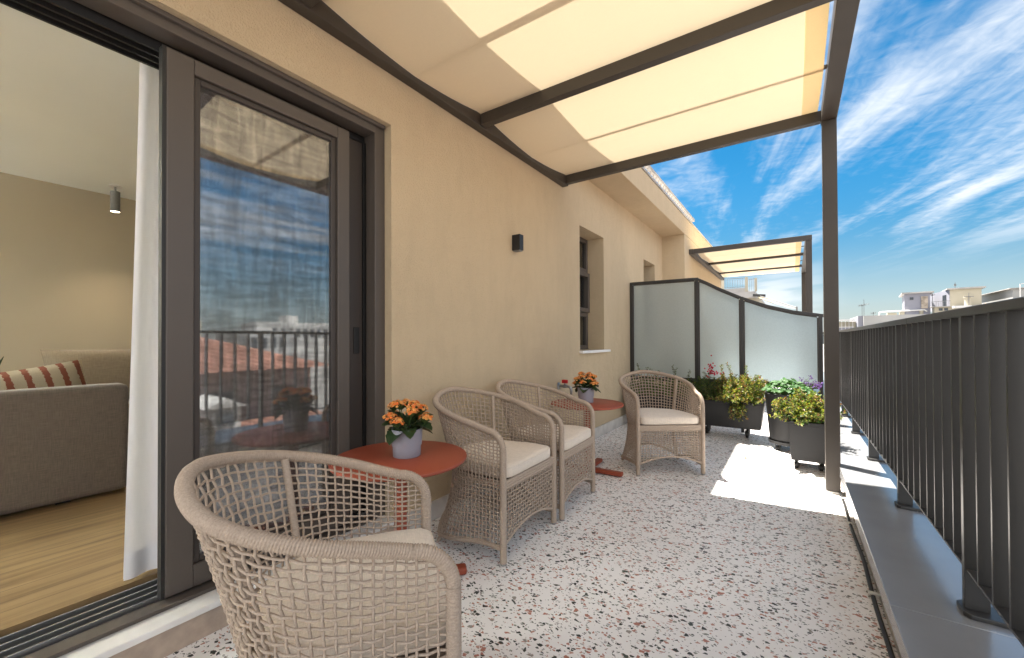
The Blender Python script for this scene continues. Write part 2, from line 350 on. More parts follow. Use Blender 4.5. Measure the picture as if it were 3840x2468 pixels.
# fine dark insect mesh: woven gaps let most of the view through
def mesh_mat():
    mt = bpy.data.materials.new('insect_mesh'); mt.use_nodes = True; t = mt.node_tree; t.nodes.clear()
    o = nd(t, 'ShaderNodeTexCoord').outputs['Object']
    ns = []
    for s in ((1, 1, 0.12), (0.2, 0.2, 1)):
        mp5 = nd(t, 'ShaderNodeMapping'); mp5.inputs['Scale'].default_value = s; t.links.new(o, mp5.inputs[0])
        n = nd(t, 'ShaderNodeTexNoise', Scale=30.0, Detail=2.0, Distortion=1.2); t.links.new(mp5.outputs[0], n.inputs['Vector']); ns.append(n.outputs[0])
    f = maprange(t, math_n(t, 'ADD', math_n(t, 'MULTIPLY', ns[0], 0.5), math_n(t, 'MULTIPLY', ns[1], 0.5)), 0.36, 0.64, 0.24, 0.52, False)
    df = nd(t, 'ShaderNodeBsdfDiffuse'); df.inputs[0].default_value = (0.07, 0.065, 0.06, 1); tr = nd(t, 'ShaderNodeBsdfTransparent')
    mx = nd(t, 'ShaderNodeMixShader'); t.links.new(f, mx.inputs[0]); t.links.new(tr.outputs[0], mx.inputs[1]); t.links.new(df.outputs[0], mx.inputs[2])
    ou = nd(t, 'ShaderNodeOutputMaterial'); t.links.new(mx.outputs[0], ou.inputs[0]); MATS['insect_mesh'] = mt
mesh_mat()

def frosted():
    mt = bpy.data.materials.new('frosted_glass'); mt.use_nodes = True; t = mt.node_tree; t.nodes.clear()
    o = nd(t, 'ShaderNodeTexCoord').outputs['Object']
    n = nd(t, 'ShaderNodeTexNoise', Scale=110.0, Detail=3.0); t.links.new(o, n.inputs['Vector'])
    bn = nd(t, 'ShaderNodeBump', Strength=0.5, Distance=0.003); t.links.new(n.outputs[0], bn.inputs['Height'])
    c = ramp(t, n.outputs[0], [(0.3, (0.54, 0.60, 0.62)), (0.7, (0.70, 0.76, 0.78))])
    tl = nd(t, 'ShaderNodeBsdfTranslucent'); t.links.new(c, tl.inputs[0])
    df = nd(t, 'ShaderNodeBsdfDiffuse'); t.links.new(c, df.inputs[0])
    rf = nd(t, 'ShaderNodeBsdfRefraction', Roughness=0.55, IOR=1.2); rf.inputs[0].default_value = (0.78, 0.87, 0.90, 1); t.links.new(bn.outputs[0], rf.inputs['Normal'])
    gl = nd(t, 'ShaderNodeBsdfGlossy', Roughness=0.35); gl.inputs[0].default_value = (0.9, 0.9, 0.9, 1); t.links.new(bn.outputs[0], gl.inputs['Normal'])
    def mx(f, a, b):
        q = nd(t, 'ShaderNodeMixShader'); q.inputs[0].default_value = f; t.links.new(a.outputs[0], q.inputs[1]); t.links.new(b.outputs[0], q.inputs[2]); return q
    s = mx(0.06, mx(0.25, mx(0.84, tl, rf), df), gl)
    ou = nd(t, 'ShaderNodeOutputMaterial'); t.links.new(s.outputs[0], ou.inputs[0]); MATS['frosted_glass'] = mt
frosted()
def emis(name, col, st):
    mt = bpy.data.materials.new(name); mt.use_nodes = True; t = mt.node_tree; t.nodes.clear()
    e = nd(t, 'ShaderNodeEmission', Strength=st); e.inputs[0].default_value = (*col, 1)
    ou = nd(t, 'ShaderNodeOutputMaterial'); t.links.new(e.outputs[0], ou.inputs[0]); MATS[name] = mt
emis('lamp_lens', (1.0, 0.82, 0.55), 4.0)

# ------------------------------------------------------------------ mesh builder
class MB:
    def __init__(s): s.v = []; s.f = []; s.mi = []; s.cur = 0
    def add(s, vs, fs):
        o = len(s.v); s.v += [tuple(p) for p in vs]
        for f in fs: s.f.append([o+i for i in f]); s.mi.append(s.cur)
    def box(s, x0, x1, y0, y1, z0, z1):
        s.add([(x, y, z) for z in (z0, z1) for x, y in ((x0, y0), (x1, y0), (x1, y1), (x0, y1))],
              [(0, 3, 2, 1), (4, 5, 6, 7), (0, 1, 5, 4), (1, 2, 6, 5), (2, 3, 7, 6), (3, 0, 4, 7)])
    def obox(s, c, ax, ay, az):
        c = Vector(c); ax, ay, az = Vector(ax), Vector(ay), Vector(az)
        s.add([c+x*ax+y*ay+z*az for z in (-1, 1) for x, y in ((-1, -1), (1, -1), (1, 1), (-1, 1))],
              [(0, 3, 2, 1), (4, 5, 6, 7), (0, 1, 5, 4), (1, 2, 6, 5), (2, 3, 7, 6), (3, 0, 4, 7)])
    def beam(s, p, q, w, h, up=(0, 0, 1)):
        p, q = Vector(p), Vector(q); d = q-p; n = d.normalized(); u = Vector(up); side = n.cross(u).normalized(); u = side.cross(n)
        s.obox((p+q)/2, d/2, side*w/2, u*h/2)
    def frustum(s, cx, cy, z0, z1, a0, b0, a1, b1):
        s.add([(cx-a0, cy-b0, z0), (cx+a0, cy-b0, z0), (cx+a0, cy+b0, z0), (cx-a0, cy+b0, z0),
               (cx-a1, cy-b1, z1), (cx+a1, cy-b1, z1), (cx+a1, cy+b1, z1), (cx-a1, cy+b1, z1)],
              [(0, 3, 2, 1), (4, 5, 6, 7), (0, 1, 5, 4), (1, 2, 6, 5), (2, 3, 7, 6), (3, 0, 4, 7)])
    def prism(s, pts, ext):
        """closed planar outline extruded by vector ext"""
        n = len(pts); e = Vector(ext)
        s.add([Vector(p) for p in pts]+[Vector(p)+e for p in pts],
              [list(range(n))[::-1], [n+i for i in range(n)]]+[(i, (i+1) % n, n+(i+1) % n, n+i) for i in range(n)])
    def tube(s, pts, r, sides=8, caps=True, closed=False, rf=None):
        pts = [Vector(p) for p in pts]; n = len(pts)
        if n < 2: return
        tg = []
        for i in range(n):
            if closed: d = pts[(i+1) % n]-pts[i-1]
            else: d = pts[min(i+1, n-1)]-pts[max(i-1, 0)]
            tg.append(d.normalized() if d.length > 1e-9 else Vector((0, 0, 1)))
        ref = Vector((0, 0, 1)) if abs(tg[0].z) < 0.9 else Vector((1, 0, 0))
        a = tg[0].cross(ref).normalized(); vs = []
        for i in range(n):
            a = (a - tg[i]*a.dot(tg[i])).normalized(); b = tg[i].cross(a)
            for k in range(sides):
                th = 2*math.pi*k/sides
                rr = rf(i, th) if rf else (r[i] if isinstance(r, (list, tuple)) else r)
                vs.append(pts[i] + (a*math.cos(th)+b*math.sin(th))*rr)
        fs = []
        for i in range(n if closed else n-1):
            j = (i+1) % n
            for k in range(sides):
                l = (k+1) % sides; fs.append((i*sides+k, i*sides+l, j*sides+l, j*sides+k))
        if caps and not closed:
            fs.append([k for k in range(sides)][::-1]); fs.append([(n-1)*sides+k for k in range(sides)])
        s.add(vs, fs)
    def lathe(s, prof, c=(0, 0, 0), seg=40, cap0=True, cap1=True):
        vs = []
        for r, z in prof:
            for k in range(seg):
                a = 2*math.pi*k/seg; vs.append((c[0]+r*math.cos(a), c[1]+r*math.sin(a), c[2]+z))
        fs = [(i*seg+k, i*seg+(k+1) % seg, (i+1)*seg+(k+1) % seg, (i+1)*seg+k) for i in range(len(prof)-1) for k in range(seg)]
        if cap0: fs.append([k for k in range(seg)][::-1])
        if cap1: fs.append([(len(prof)-1)*seg+k for k in range(seg)])
        s.add(vs, fs)
    def grid(s, rows):
        n, w = len(rows), len(rows[0])
        s.add([p for r in rows for p in r], [(i*w+j, i*w+j+1, (i+1)*w+j+1, (i+1)*w+j) for i in range(n-1) for j in range(w-1)])
    def leaf(s, p, d, nrm, ln, wd, fold=0.25, droop=0.0):
        p = Vector(p); d = Vector(d).normalized(); nrm = Vector(nrm); sd = d.cross(nrm)
        if sd.length < 1e-5: sd = d.cross(Vector((0.3, 0.5, 0.8)))
        sd.normalize(); up = sd.cross(d)
        mid = p+d*ln*0.5
        s.add([p, mid+sd*wd*0.5+up*wd*fold, mid-up*0.02*ln, mid-sd*wd*0.5+up*wd*fold, p+d*ln-up*droop*ln], [(0, 1, 2), (0, 2, 3), (1, 4, 2), (2, 4, 3)])
    def build(s, name, mats, parent=None, smooth=False, bevel=0.0, loc=None, seg=2, angle=40):
        me = bpy.data.meshes.new(name); me.from_pydata(s.v, [], s.f)
        if isinstance(mats, str): mats = [mats]
        for q in mats: me.materials.append(MATS[q])
        if len(mats) > 1: me.polygons.foreach_set('material_index', s.mi)
        me.update()
        o = bpy.data.objects.new(name, me); COL.objects.link(o)
        if parent is not None: o.parent = parent
        if loc is not None: o.location = loc
        if smooth:
            me.polygons.foreach_set('use_smooth', [True]*len(me.polygons))
            me.set_sharp_from_angle(angle=R(angle))
        if bevel:
            b = o.modifiers.new('bevel', 'BEVEL'); b.width = bevel; b.segments = seg; b.limit_method = 'ANGLE'; b.angle_limit = R(35)
        return o

def thing(name, label, cat, loc=(0, 0, 0), rotz=0.0, group=None):
    o = bpy.data.objects.new(name, None); COL.objects.link(o); o.location = loc; o.rotation_euler = (0, 0, rotz)
    o['label'] = label; o['category'] = cat
    if group: o['group'] = group
    return o
def tag(o, label, cat, group=None):
    o['label'] = label; o['category'] = cat
    if group: o['group'] = group
    return o
def structure(o): o['kind'] = 'structure'; return o
def copy_tree(o, parent=None):
    c = o.copy(); COL.objects.link(c); c.parent = parent
    for ch in list(o.children): copy_tree(ch, c)
    return c
def sstep(a, b, x):
    t = max(0.0, min(1.0, (x-a)/(b-a))); return t*t*(3-2*t)

WX = -1.84          # face of the house wall
def holes_wall(mb, x0, x1, ys, zs, holes):
    """slab between x0 (front) and x1 (back); ys, zs cell borders; holes = set of (j,k)"""
    def q(a, b, c, d): mb.add([a, b, c, d], [(0, 1, 2, 3)])
    ny, nz = len(ys)-1, len(zs)-1
    solid = lambda j, k: 0 <= j < ny and 0 <= k < nz and (j, k) not in holes
    for j in range(ny):
        for k in range(nz):
            if not solid(j, k): continue
            a, b, c, d = ys[j], ys[j+1], zs[k], zs[k+1]
            q((x0, a, c), (x0, b, c), (x0, b, d), (x0, a, d)); q((x1, b, c), (x1, a, c), (x1, a, d), (x1, b, d))
            if not solid(j-1, k): q((x1, a, c), (x0, a, c), (x0, a, d), (x1, a, d))
            if not solid(j+1, k): q((x0, b, c), (x1, b, c), (x1, b, d), (x0, b, d))
            if not solid(j, k-1): q((x0, a, c), (x1, a, c), (x1, b, c), (x0, b, c))
            if not solid(j, k+1): q((x0, a, d), (x0, b, d), (x1, b, d), (x1, a, d))

# ------------------------------------------------------------------ ground, terrace floor
b = MB(); b.box(-1500, 1500, -1500, 2500, -18.5, -18); structure(b.build('ground', 'ground_city'))
b = MB(); b.box(-1.86, 0.40, -3.0, 15.0, -0.25, 0.0); structure(b.build('terrace_floor', 'terrazzo'))
b = MB()
for k in range(40):
    a0 = -1.1+k*0.055; a1 = a0+0.055
    h0 = 22+16*math.sin(k*0.7)+9*math.sin(k*1.9); h1 = 22+16*math.sin((k+1)*0.7)+9*math.sin((k+1)*1.9)
    d = 1900
    pts = [(d*math.sin(a), d*math.cos(a), z) for a, z in ((a0, -18), (a1, -18), (a1, h1*0.5), (a0, h0*0.5))]
    b.prism(pts, (d*0.2*math.sin(a0), d*0.2*math.cos(a0), 0))
structure(b.build('hills', 'hill'))

# ------------------------------------------------------------------ house with its wall, eaves and pier
house = thing('apartment_house', 'beige stuccoed penthouse wall with deep flat eaves, running the length of the terrace', 'building')
b = MB()
ys = [-3.0, -0.95, 1.503, 3.945, 4.607, 6.178, 6.778, 7.24]; zs = [0.0, 0.098, 0.985, 2.303, 2.86]
holes = {(1, 1), (1, 2), (3, 2), (5, 2)}
holes_wall(b, WX, WX-0.30, ys, zs, holes)
b.build('wall', 'stucco', house)
b = MB(); b.box(-2.20, -1.476, 7.24, 11.45, -0.02, 2.85); b.build('pier', 'stucco', house, bevel=0.006)
b = MB(); b.box(-5.6, -1.474, -3.0, 11.5, 2.852, 3.14); b.build('eaves', 'stucco', house, bevel=0.006)
b = MB(); b.box(-5.6, -1.462, -3.0, 11.5, 3.142, 3.165); b.build('eaves_flashing', 'slab_edge', house)
b = MB(); b.box(-1.838, -1.822, 1.56, 5.60, 0.0, 0.115); b.box(-1.838, -1.822, 5.603, 7.238, 0.0, 0.115)
b.build('skirting', 'skirting_stone', house, bevel=0.003)
b = MB(); b.box(-1.842, -1.815, -3.0, 1.555, 0.0, 0.0965); b.build('threshold_riser', 'tan_stone', house, bevel=0.002)
b = MB(); b.box(-2.14, -1.798, -0.95, 1.502, 0.098, 0.1225); b.build('threshold', 'marble', house, bevel=0.004)
for y in (9.55,):
    b = MB(); b.box(-1.475, -1.47, y-0.3, y+0.3, 1.0, 2.28); b.build('far_window', 'far_window', house)

# upper-roof balustrade, set back behind the eaves
bal = thing('roof_balustrade', 'white slatted balustrade along the roof edge above the eaves', 'balustrade', (-1.95, 0, 3.165))
b = MB(); b.box(-0.03, 0.03, 1.0, 10.55, 0.745, 0.80); b.box(-2.0, -0.03, 10.49, 10.55, 0.745, 0.80); b.build('handrail', 'slab_edge', bal)
b = MB(); b.box(-0.02, 0.02, 1.0, 10.55, 0.06, 0.10); b.build('bottom_rail', 'slab_edge', bal)
b = MB(); b.box(-0.006, 0.006, -0.014, 0.014, 0.10, 0.745); p0 = b.build('baluster', 'slab_edge', bal, loc=(0, 1.1, 0))
for k in range(1, 58):
    c = p0.copy(); COL.objects.link(c); c.location = (0, 1.1+k*0.163, 0)

# ------------------------------------------------------------------ room behind the sliding door
b = MB(); b.box(-5.0, -2.141, -4.0, 3.0, 0.02, 0.16); structure(b.build('room_floor', 'oak_floor'))
b = MB(); b.box(-5.2, -2.141, -4.2, 3.2, 2.405, 2.60); structure(b.build('room_ceiling', 'ceiling_paint'))
b = MB(); b.box(-5.2, -5.0, -4.2, 3.2, 0.0, 2.404); structure(b.build('room_wall', 'room_paint'))
b = MB(); b.box(-4.999, -2.141, 3.0, 3.2, 0.0, 2.404); structure(b.build('room_wall', 'room_paint'))
b = MB(); b.box(-2.32, -2.1415, -4.2, -0.95, 0.161, 2.404); structure(b.build('room_wall', 'room_paint'))
b = MB(); b.box(-2.32, -2.1415, 1.56, 2.999, 0.161, 2.404); structure(b.build('room_wall', 'room_paint'))

# ------------------------------------------------------------------ sliding door
door = thing('sliding_door', 'open bronze-grey sliding glass door with insect screen and reflections of roofs and sky', 'door')
b = MB()
b.box(-1.975, -1.895, 1.436, 1.5025, 0.124, 2.302)           # right jamb
b.box(-1.985, -1.89, -0.95, 1.4355, 2.245, 2.302)            # head
b.box(-2.135, -1.98, 1.445, 1.5025, 0.124, 2.302)
b.box(-1.895, -1.872, -0.95, 1.49, 2.282, 2.302)
b.build('door_frame', 'frame_metal', door, bevel=0.003)
b = MB()
b.box(-2.14, -1.986, -0.95, 1.4445, 2.262, 2.301)
for x in (-2.005, -2.05, -2.095, -2.137): b.box(x-0.006, x+0.006, -0.95, 1.4445, 2.216, 2.262)
for x in (-1.99, -2.03, -2.07, -2.11): b.box(x-0.004, x+0.004, 1.425, 1.4445, 0.14, 2.215)
b.build('head_track', 'track_dark', door)
b = MB(); b.box(-1.955, -1.885, -0.95, 1.4355, 0.124, 0.138); b.box(-2.14, -1.955, -0.95, 1.4445, 0.1235, 0.129); b.build('sill', 'frame_metal', door, bevel=0.002)
b = MB()
for x in (-1.967, -2.012, -2.058, -2.108): b.box(x-0.004, x+0.004, -0.95, 1.4445, 0.1295, 0.152)
b.build('track_rail', 'track_steel', door, bevel=0.0015)
b = MB()
for x in (-1.989, -2.035, -2.083): b.box(x-0.015, x+0.015, -0.95, 1.4445, 0.1292, 0.133)
b.build('track_channel', 'track_dark', door)
# front leaf
y0, y1, z0, z1 = 0.532, 1.300, 0.148, 2.207
leaf = MB(); st = 0.078
leaf.box(-1.963, -1.925, y0, y0+st+0.01, z0, z1); leaf.box(-1.963, -1.925, y1-st+0.01, y1, z0, z1)
leaf.box(-1.963, -1.925, y0+st+0.01, y1-st+0.01, z1-0.062, z1); leaf.box(-1.963, -1.925, y0+st+0.01, y1-st+0.01, z0, z0+0.085)
lf = leaf.build('door_leaf', 'frame_metal', door, bevel=0.004)
b = MB(); a0, a1, c0, c1 = y0+st+0.012, y1-st+0.008, z0+0.087, z1-0.064
for (p, q, r, s) in ((a0, a0+0.022, c0, c1), (a1-0.026, a1, c0, c1), (a0+0.022, a1-0.026, c1-0.022, c1), (a0+0.022, a1-0.026, c0, c0+0.022)): b.box(-1.96, -1.938, p, q, r, s)
b.build('glazing_bead', 'frame_inner', lf, bevel=0.003)
b = MB(); b.box(-1.956, -1.950, a0+0.02, a1-0.02, c0+0.02, c1-0.02); b.build('glass', 'door_glass', lf)
b = MB(); b.add([(-1.944, a0+0.02, c0+0.02), (-1.944, a1-0.02, c0+0.02), (-1.944, a1-0.02, c1-0.02), (-1.944, a0+0.02, c1-0.02)], [(0, 1, 2, 3)]); b.build('insect_screen', 'insect_mesh', lf)
b = MB(); b.box(-1.964, -1.927, y0-0.012, y0-0.0005, z0, z1); b.build('brush_seal', 'track_dark', lf)
# second leaf, parked behind the first
b = MB(); b.box(-2.03, -1.992, 1.23, 1.424, 0.15, 2.21); b.box(-2.03, -1.992, 0.60, 1.2295, 2.14, 2.21); b.box(-2.03, -1.992, 0.60, 1.2295, 0.15, 0.24)
b.box(-2.03, -1.992, 0.578, 0.5995, 0.15, 2.21)
l2 = b.build('door_leaf', 'frame_inner', door, bevel=0.003)
b = MB(); b.box(-1.9915, -1.986, 1.366, 1.402, 1.03, 1.175); h_ = b.build('handle', 'track_dark', l2, bevel=0.002)

# curtain, gathered at the edge of the opening and drawn behind the glass
def curtain(y_a, y_b, folds, amp, xc, ztop, zbot, flare, name, label):
    t = thing(name, label, 'curtain', (0, 0, 0))
    def sheet(za, zb, nz):
        rows = []
        for i in range(nz+1):
            z = za+(zb-za)*i/nz; k = (ztop-z)/(ztop-zbot); row = []
            for j in range(121):
                u = j/120; y = y_a+(y_b-y_a)*u - flare*k*(1-u)
                x = xc+amp*(0.9-0.35*k)*math.sin(u*folds*2*math.pi+0.5+0.25*math.sin(3*k))+0.006*math.sin(u*folds*5.1+k*4)
                row.append((x, y, z))
            rows.append(row)
        return rows
    b = MB(); b.grid(sheet(ztop, zbot+0.004, 26)); b.build('curtain_cloth', 'curtain', t, smooth=True, angle=80)
    b = MB(); b.grid([[(x+0.006, y, z) for x, y, z in r] for r in sheet(zbot+0.105, zbot, 3)]); b.build('hem', 'curtain_hem', t, smooth=True, angle=80)
curtain(0.515, 0.82, 2.8, 0.028, -2.175, 2.40, 0.166, 0.045, 'curtain', 'white gathered curtain hanging at the edge of the open doorway')
curtain(0.75, 1.50, 7.5, 0.030, -2.235, 2.40, 0.175, 0.0, 'curtain', 'sheer pleated white curtain drawn behind the sliding glass pane')

# sofa, daybed back and cushions
def soft_box(name, x0, x1, y0, y1, z0, z1, mt, parent=None, r=0.03, seg=4):
    b = MB(); b.box(x0, x1, y0, y1, z0, z1); return b.build(name, mt, parent, smooth=True, bevel=r, seg=seg, angle=60)
sofa = thing('sofa', 'low greige linen sofa seen from behind through the open door', 'sofa')
soft_box('sofa_back', -3.62, -3.45, -2.2, 0.775, 0.18, 0.838, 'linen_sofa', sofa, 0.035)
soft_box('sofa_seat', -4.35, -3.625, -2.2, 0.76, 0.22, 0.55, 'linen_sofa', sofa, 0.05)
for x, y, zt_ in ((-3.55, -1.6, 0.1795), (-3.55, 0.5, 0.1795), (-4.25, -1.6, 0.2195), (-4.25, 0.5, 0.2195)):
    b = MB(); b.box(x-0.03, x+0.03, y-0.03, y+0.03, 0.1605, zt_); b.build('sofa_foot', 'track_dark', sofa)
day = thing('daybed', 'taupe daybed with a wide back cushion against the far room wall', 'sofa')
soft_box('mattress', -4.96, -4.40, 0.50, 2.9, 0.30, 0.60, 'linen_back', day, 0.05)
soft_box('base', -4.96, -4.40, 0.50, 2.9, 0.165, 0.298, 'linen_sofa', day, 0.01)
def pillow(name, w, h, th, mt, parent=None, n=16, sharp=2.4):
    b = MB(); rows_f, rows_b = [], []
    for i in range(n+1):
        rf, rb = [], []
        for j in range(n+1):
            u, v = 2*i/n-1, 2*j/n-1
            k = max(0.0, (1-abs(u)**sharp)*(1-abs(v)**sharp))**0.55
            pin = 1-0.05*(1-abs(u)**2)*abs(v)**4-0.05*(1-abs(v)**2)*abs(u)**4
            y, z = u*w/2*pin, v*h/2*pin
            rf.append((th/2*k+0.002, y, z)); rb.append((-th/2*k-0.002, y, z))
        rows_f.append(rf); rows_b.append(rb[::-1])
    b.grid(rows_f); b.grid(rows_b)
    return b.build(name, mt, parent, smooth=True, angle=75)
bc = pillow('back_cushion', 1.10, 0.46, 0.20, 'linen_back', day, sharp=6); bc.location = (-4.80, 1.11, 0.815); bc.rotation_euler = (0, R(-8), 0)
o = pillow('cushion', 0.54, 0.42, 0.16, 'striped_cloth'); o.location = (-3.76, 0.40, 0.745); o.rotation_euler = (R(9), R(-14), R(6)); tag(o, 'cream cushion with rust red stripes leaning inside the sofa', 'cushion')
o = pillow('cushion', 0.45, 0.40, 0.14, 'cushion_orange'); o.location = (-3.86, 0.15, 0.715); o.rotation_euler = (R(-4), R(-12), 0); tag(o, 'plain burnt orange cushion behind the striped one', 'cushion')
# snake plant
sp = thing('snake_plant', 'snake plant with pointed dark leaves beyond the sofa', 'plant', (-4.55, 0.22, 0.161))
b = MB(); b.lathe([(0.09, 0), (0.11, 0.24), (0.10, 0.24), (0.095, 0.2)], seg=24); b.build('pot', 'pot_glaze', sp, smooth=True)
for k, (dx, dy, hh) in enumerate(((0.0, 0.14, 0.84), (0.03, 0.03, 0.80), (-0.04, -0.06, 0.9), (0.05, -0.12, 0.7), (-0.03, 0.06, 0.75))):
    b = MB(); rows = []
    for i in range(9):
        t = i/8; w = 0.034*math.sin(math.pi*min(1, 0.25+0.75*t))+0.002
        rows.append([(dx*t, dy*t*t-w, 0.2+(hh-0.2)*t), (dx*t-0.012, dy*t*t, 0.2+(hh-0.2)*t), (dx*t, dy*t*t+w, 0.2+(hh-0.2)*t)])
    b.grid(rows); b.build('leaf_blade', 'leaf_fleshy', sp, smooth=True)
# ceiling spot lamp, lit
cl_ = thing('ceiling_spotlight', 'small lit grey cylinder spotlight on the room ceiling', 'lamp', (-4.68, 0.955, 2.404))
b = MB(); b.lathe([(0.045, -0.006), (0.045, 0.0)], seg=24); b.build('mount', 'white_metal', cl_, smooth=True)
b = MB(); b.lathe([(0.007, -0.045), (0.007, -0.006)], seg=10); b.build('stem', 'lamp_grey', cl_)
b = MB(); b.lathe([(0.031, -0.215), (0.031, -0.135), (0.029, -0.134), (0.029, -0.130), (0.031, -0.129), (0.031, -0.045)], seg=28, cap0=False); b.build('housing', 'lamp_grey', cl_, smooth=True)
b = MB(); b.lathe([(0.001, -0.212), (0.0295, -0.212)], seg=24, cap0=False, cap1=False); b.build('lens', 'lamp_lens', cl_)
ld = bpy.data.lights.new('spot_light', 'SPOT'); ld.energy = 8; ld.color = (1.0, 0.80, 0.55); ld.spot_size = R(105); ld.spot_blend = 0.8; ld.shadow_soft_size = 0.03
lo = bpy.data.objects.new('spot_light', ld); COL.objects.link(lo); lo.parent = cl_; lo.location = (0, 0, -0.225); lo.rotation_euler = (0, R(-14), 0)

fl_ = thing('ceiling_fill_lamp', 'unseen tall uplighter added in the far corner to brighten the room ceiling', 'lamp', (-4.3, -3.2, 0.161))  # invented lamp, out of view, added to lift the ceiling and room light
b = MB(); b.lathe([(0.14, 0.0), (0.14, 0.02), (0.012, 0.03), (0.012, 1.35)], seg=28); b.build('stand', 'lamp_grey', fl_, smooth=True, angle=35)
b = MB(); b.lathe([(0.03, 1.35), (0.15, 1.50), (0.145, 1.50), (0.028, 1.36)], seg=32, cap0=False, cap1=False); b.build('shade', 'lamp_grey', fl_, smooth=True, angle=35)
ld = bpy.data.lights.new('ceiling_fill', 'SPOT'); ld.energy = 520; ld.color = (0.92, 0.97, 1.0); ld.spot_size = R(170); ld.spot_blend = 0.6; ld.shadow_soft_size = 0.1
lo = bpy.data.objects.new('ceiling_fill', ld); COL.objects.link(lo); lo.parent = fl_; lo.location = (0, 0, 1.52); lo.rotation_euler = (math.pi, R(-12), 0)

# ------------------------------------------------------------------ windows in the wall
win = thing('window', 'tall narrow three-light window with white sill, deep in the beige wall', 'window')
wy0, wy1 = 3.946, 4.606; xf = -2.04
def frame_rect(mb, x0, x1, ya, yb, za, zb, t):
    mb.box(x0, x1, ya, ya+t, za, zb); mb.box(x0, x1, yb-t, yb, za, zb); mb.box(x0, x1, ya+t, yb-t, zb-t, zb); mb.box(x0, x1, ya+t, yb-t, za, za+t)
for nm, za, zb, pr in (('sash', 1.895, 2.3025, 0.0), ('casement', 1.425, 1.894, 0.025), ('sash', 0.9865, 1.424, 0.0)):
    b = MB(); frame_rect(b, xf-0.06, xf+pr, wy0, wy1, za, zb, 0.05); f_ = b.build(nm, 'frame_metal', win, bevel=0.004)
    b = MB(); b.box(xf-0.03, xf-0.025, wy0+0.048, wy1-0.048, za+0.048, zb-0.048); b.build('pane', 'window_glass', f_)
    b = MB(); b.box(xf-0.09, xf-0.08, wy0+0.01, wy1-0.01, za+0.01, zb-0.01); b.build('blind', 'room_paint', f_)
b = MB(); b.box(-2.10, -1.795, 3.925, 4.70, 0.957, 0.9845); b.build('sill', 'sill_white', win, bevel=0.003)
win2 = thing('window', 'second window recess with its top showing above the frosted screen', 'window')
b = MB(); frame_rect(b, -2.10, -2.04, 6.179, 6.777, 0.987, 2.3015, 0.05); f_ = b.build('sash', 'frame_metal', win2, bevel=0.004)
b = MB(); b.box(-2.07, -2.065, 6.22, 6.74, 1.03, 2.26); b.build('pane', 'window_glass', f_)
b = MB(); b.box(-2.13, -2.12, 6.19, 6.77, 1.0, 2.29); b.build('blind', 'room_paint', f_)

# wall lamp
o = thing('wall_lamp', 'black box-shaped up and down lamp on the beige wall', 'lamp', (WX, 2.69, 1.80))
b = MB(); b.box(0.0005, 0.075, 0, 0.055, 0.012, 0.135); b.build('housing', 'lamp_black', o, bevel=0.002)
b = MB(); b.box(0.008, 0.068, 0.007, 0.048, 0.004, 0.0118); b.build('lens', 'lamp_grey', o)

# garden tap
tap = thing('garden_tap', 'chrome garden tap with red lever handle on the wall', 'tap', (WX, 3.46, 0.665))
b = MB(); b.tube([(0.0005, 0, 0), (0.006, 0, 0), (0.012, 0, 0)], [0.033, 0.032, 0.020], 24); b.build('wall_flange', 'chrome', tap, smooth=True)
b = MB(); b.tube([(0.010, 0, 0), (0.05, 0, 0), (0.052, 0, 0), (0.085, 0, 0), (0.087, 0, 0), (0.11, 0, 0), (0.125, 0, -0.008), (0.132, 0, -0.025), (0.134, 0, -0.05), (0.134, 0, -0.072)], [0.012, 0.012, 0.017, 0.017, 0.012, 0.012, 0.0125, 0.0125, 0.0125, 0.011], 16); b.tube([(0.068, 0, 0.014), (0.068, 0, 0.04)], 0.008, 12)
b.build('spout', 'chrome', tap, smooth=True)
b = MB(); b.box(0.040, 0.098, -0.014, 0.014, 0.028, 0.062); b.build('lever', 'tap_red', tap, bevel=0.006)

# ------------------------------------------------------------------ pergola
def pergola(label, wall_beam, beams, outer_beam, posts, fabric_pts, rods, name='pergola'):
    t = thing(name, label, 'pergola')
    b = MB(); b.beam(*wall_beam); b.build('wall_beam', 'pergola_metal', t, bevel=0.003)
    for q in beams:
        b = MB(); b.beam(*q); b.build('cross_beam', 'pergola_metal', t, bevel=0.003)
    b = MB(); b.beam(*outer_beam); b.build('outer_beam', 'pergola_metal', t, bevel=0.003)
    for q in posts:
        b = MB(); b.box(*q); b.build('post', 'pergola_metal', t, bevel=0.003)
    for rows, hem in fabric_pts:
        b = MB(); b.grid(rows); b.build('canopy_cloth', 'canopy', t)
        b = MB(); b.grid(hem); b.build('cloth_hem', 'canopy_hem', t)
    for q in rods:
        b = MB(); b.beam(*q); b.build('cloth_rod', 'pergola_metal', t, bevel=0.002)
    return t
def lerp(p, q, t): return tuple(a+(b_-a)*t for a, b_ in zip(p, q))
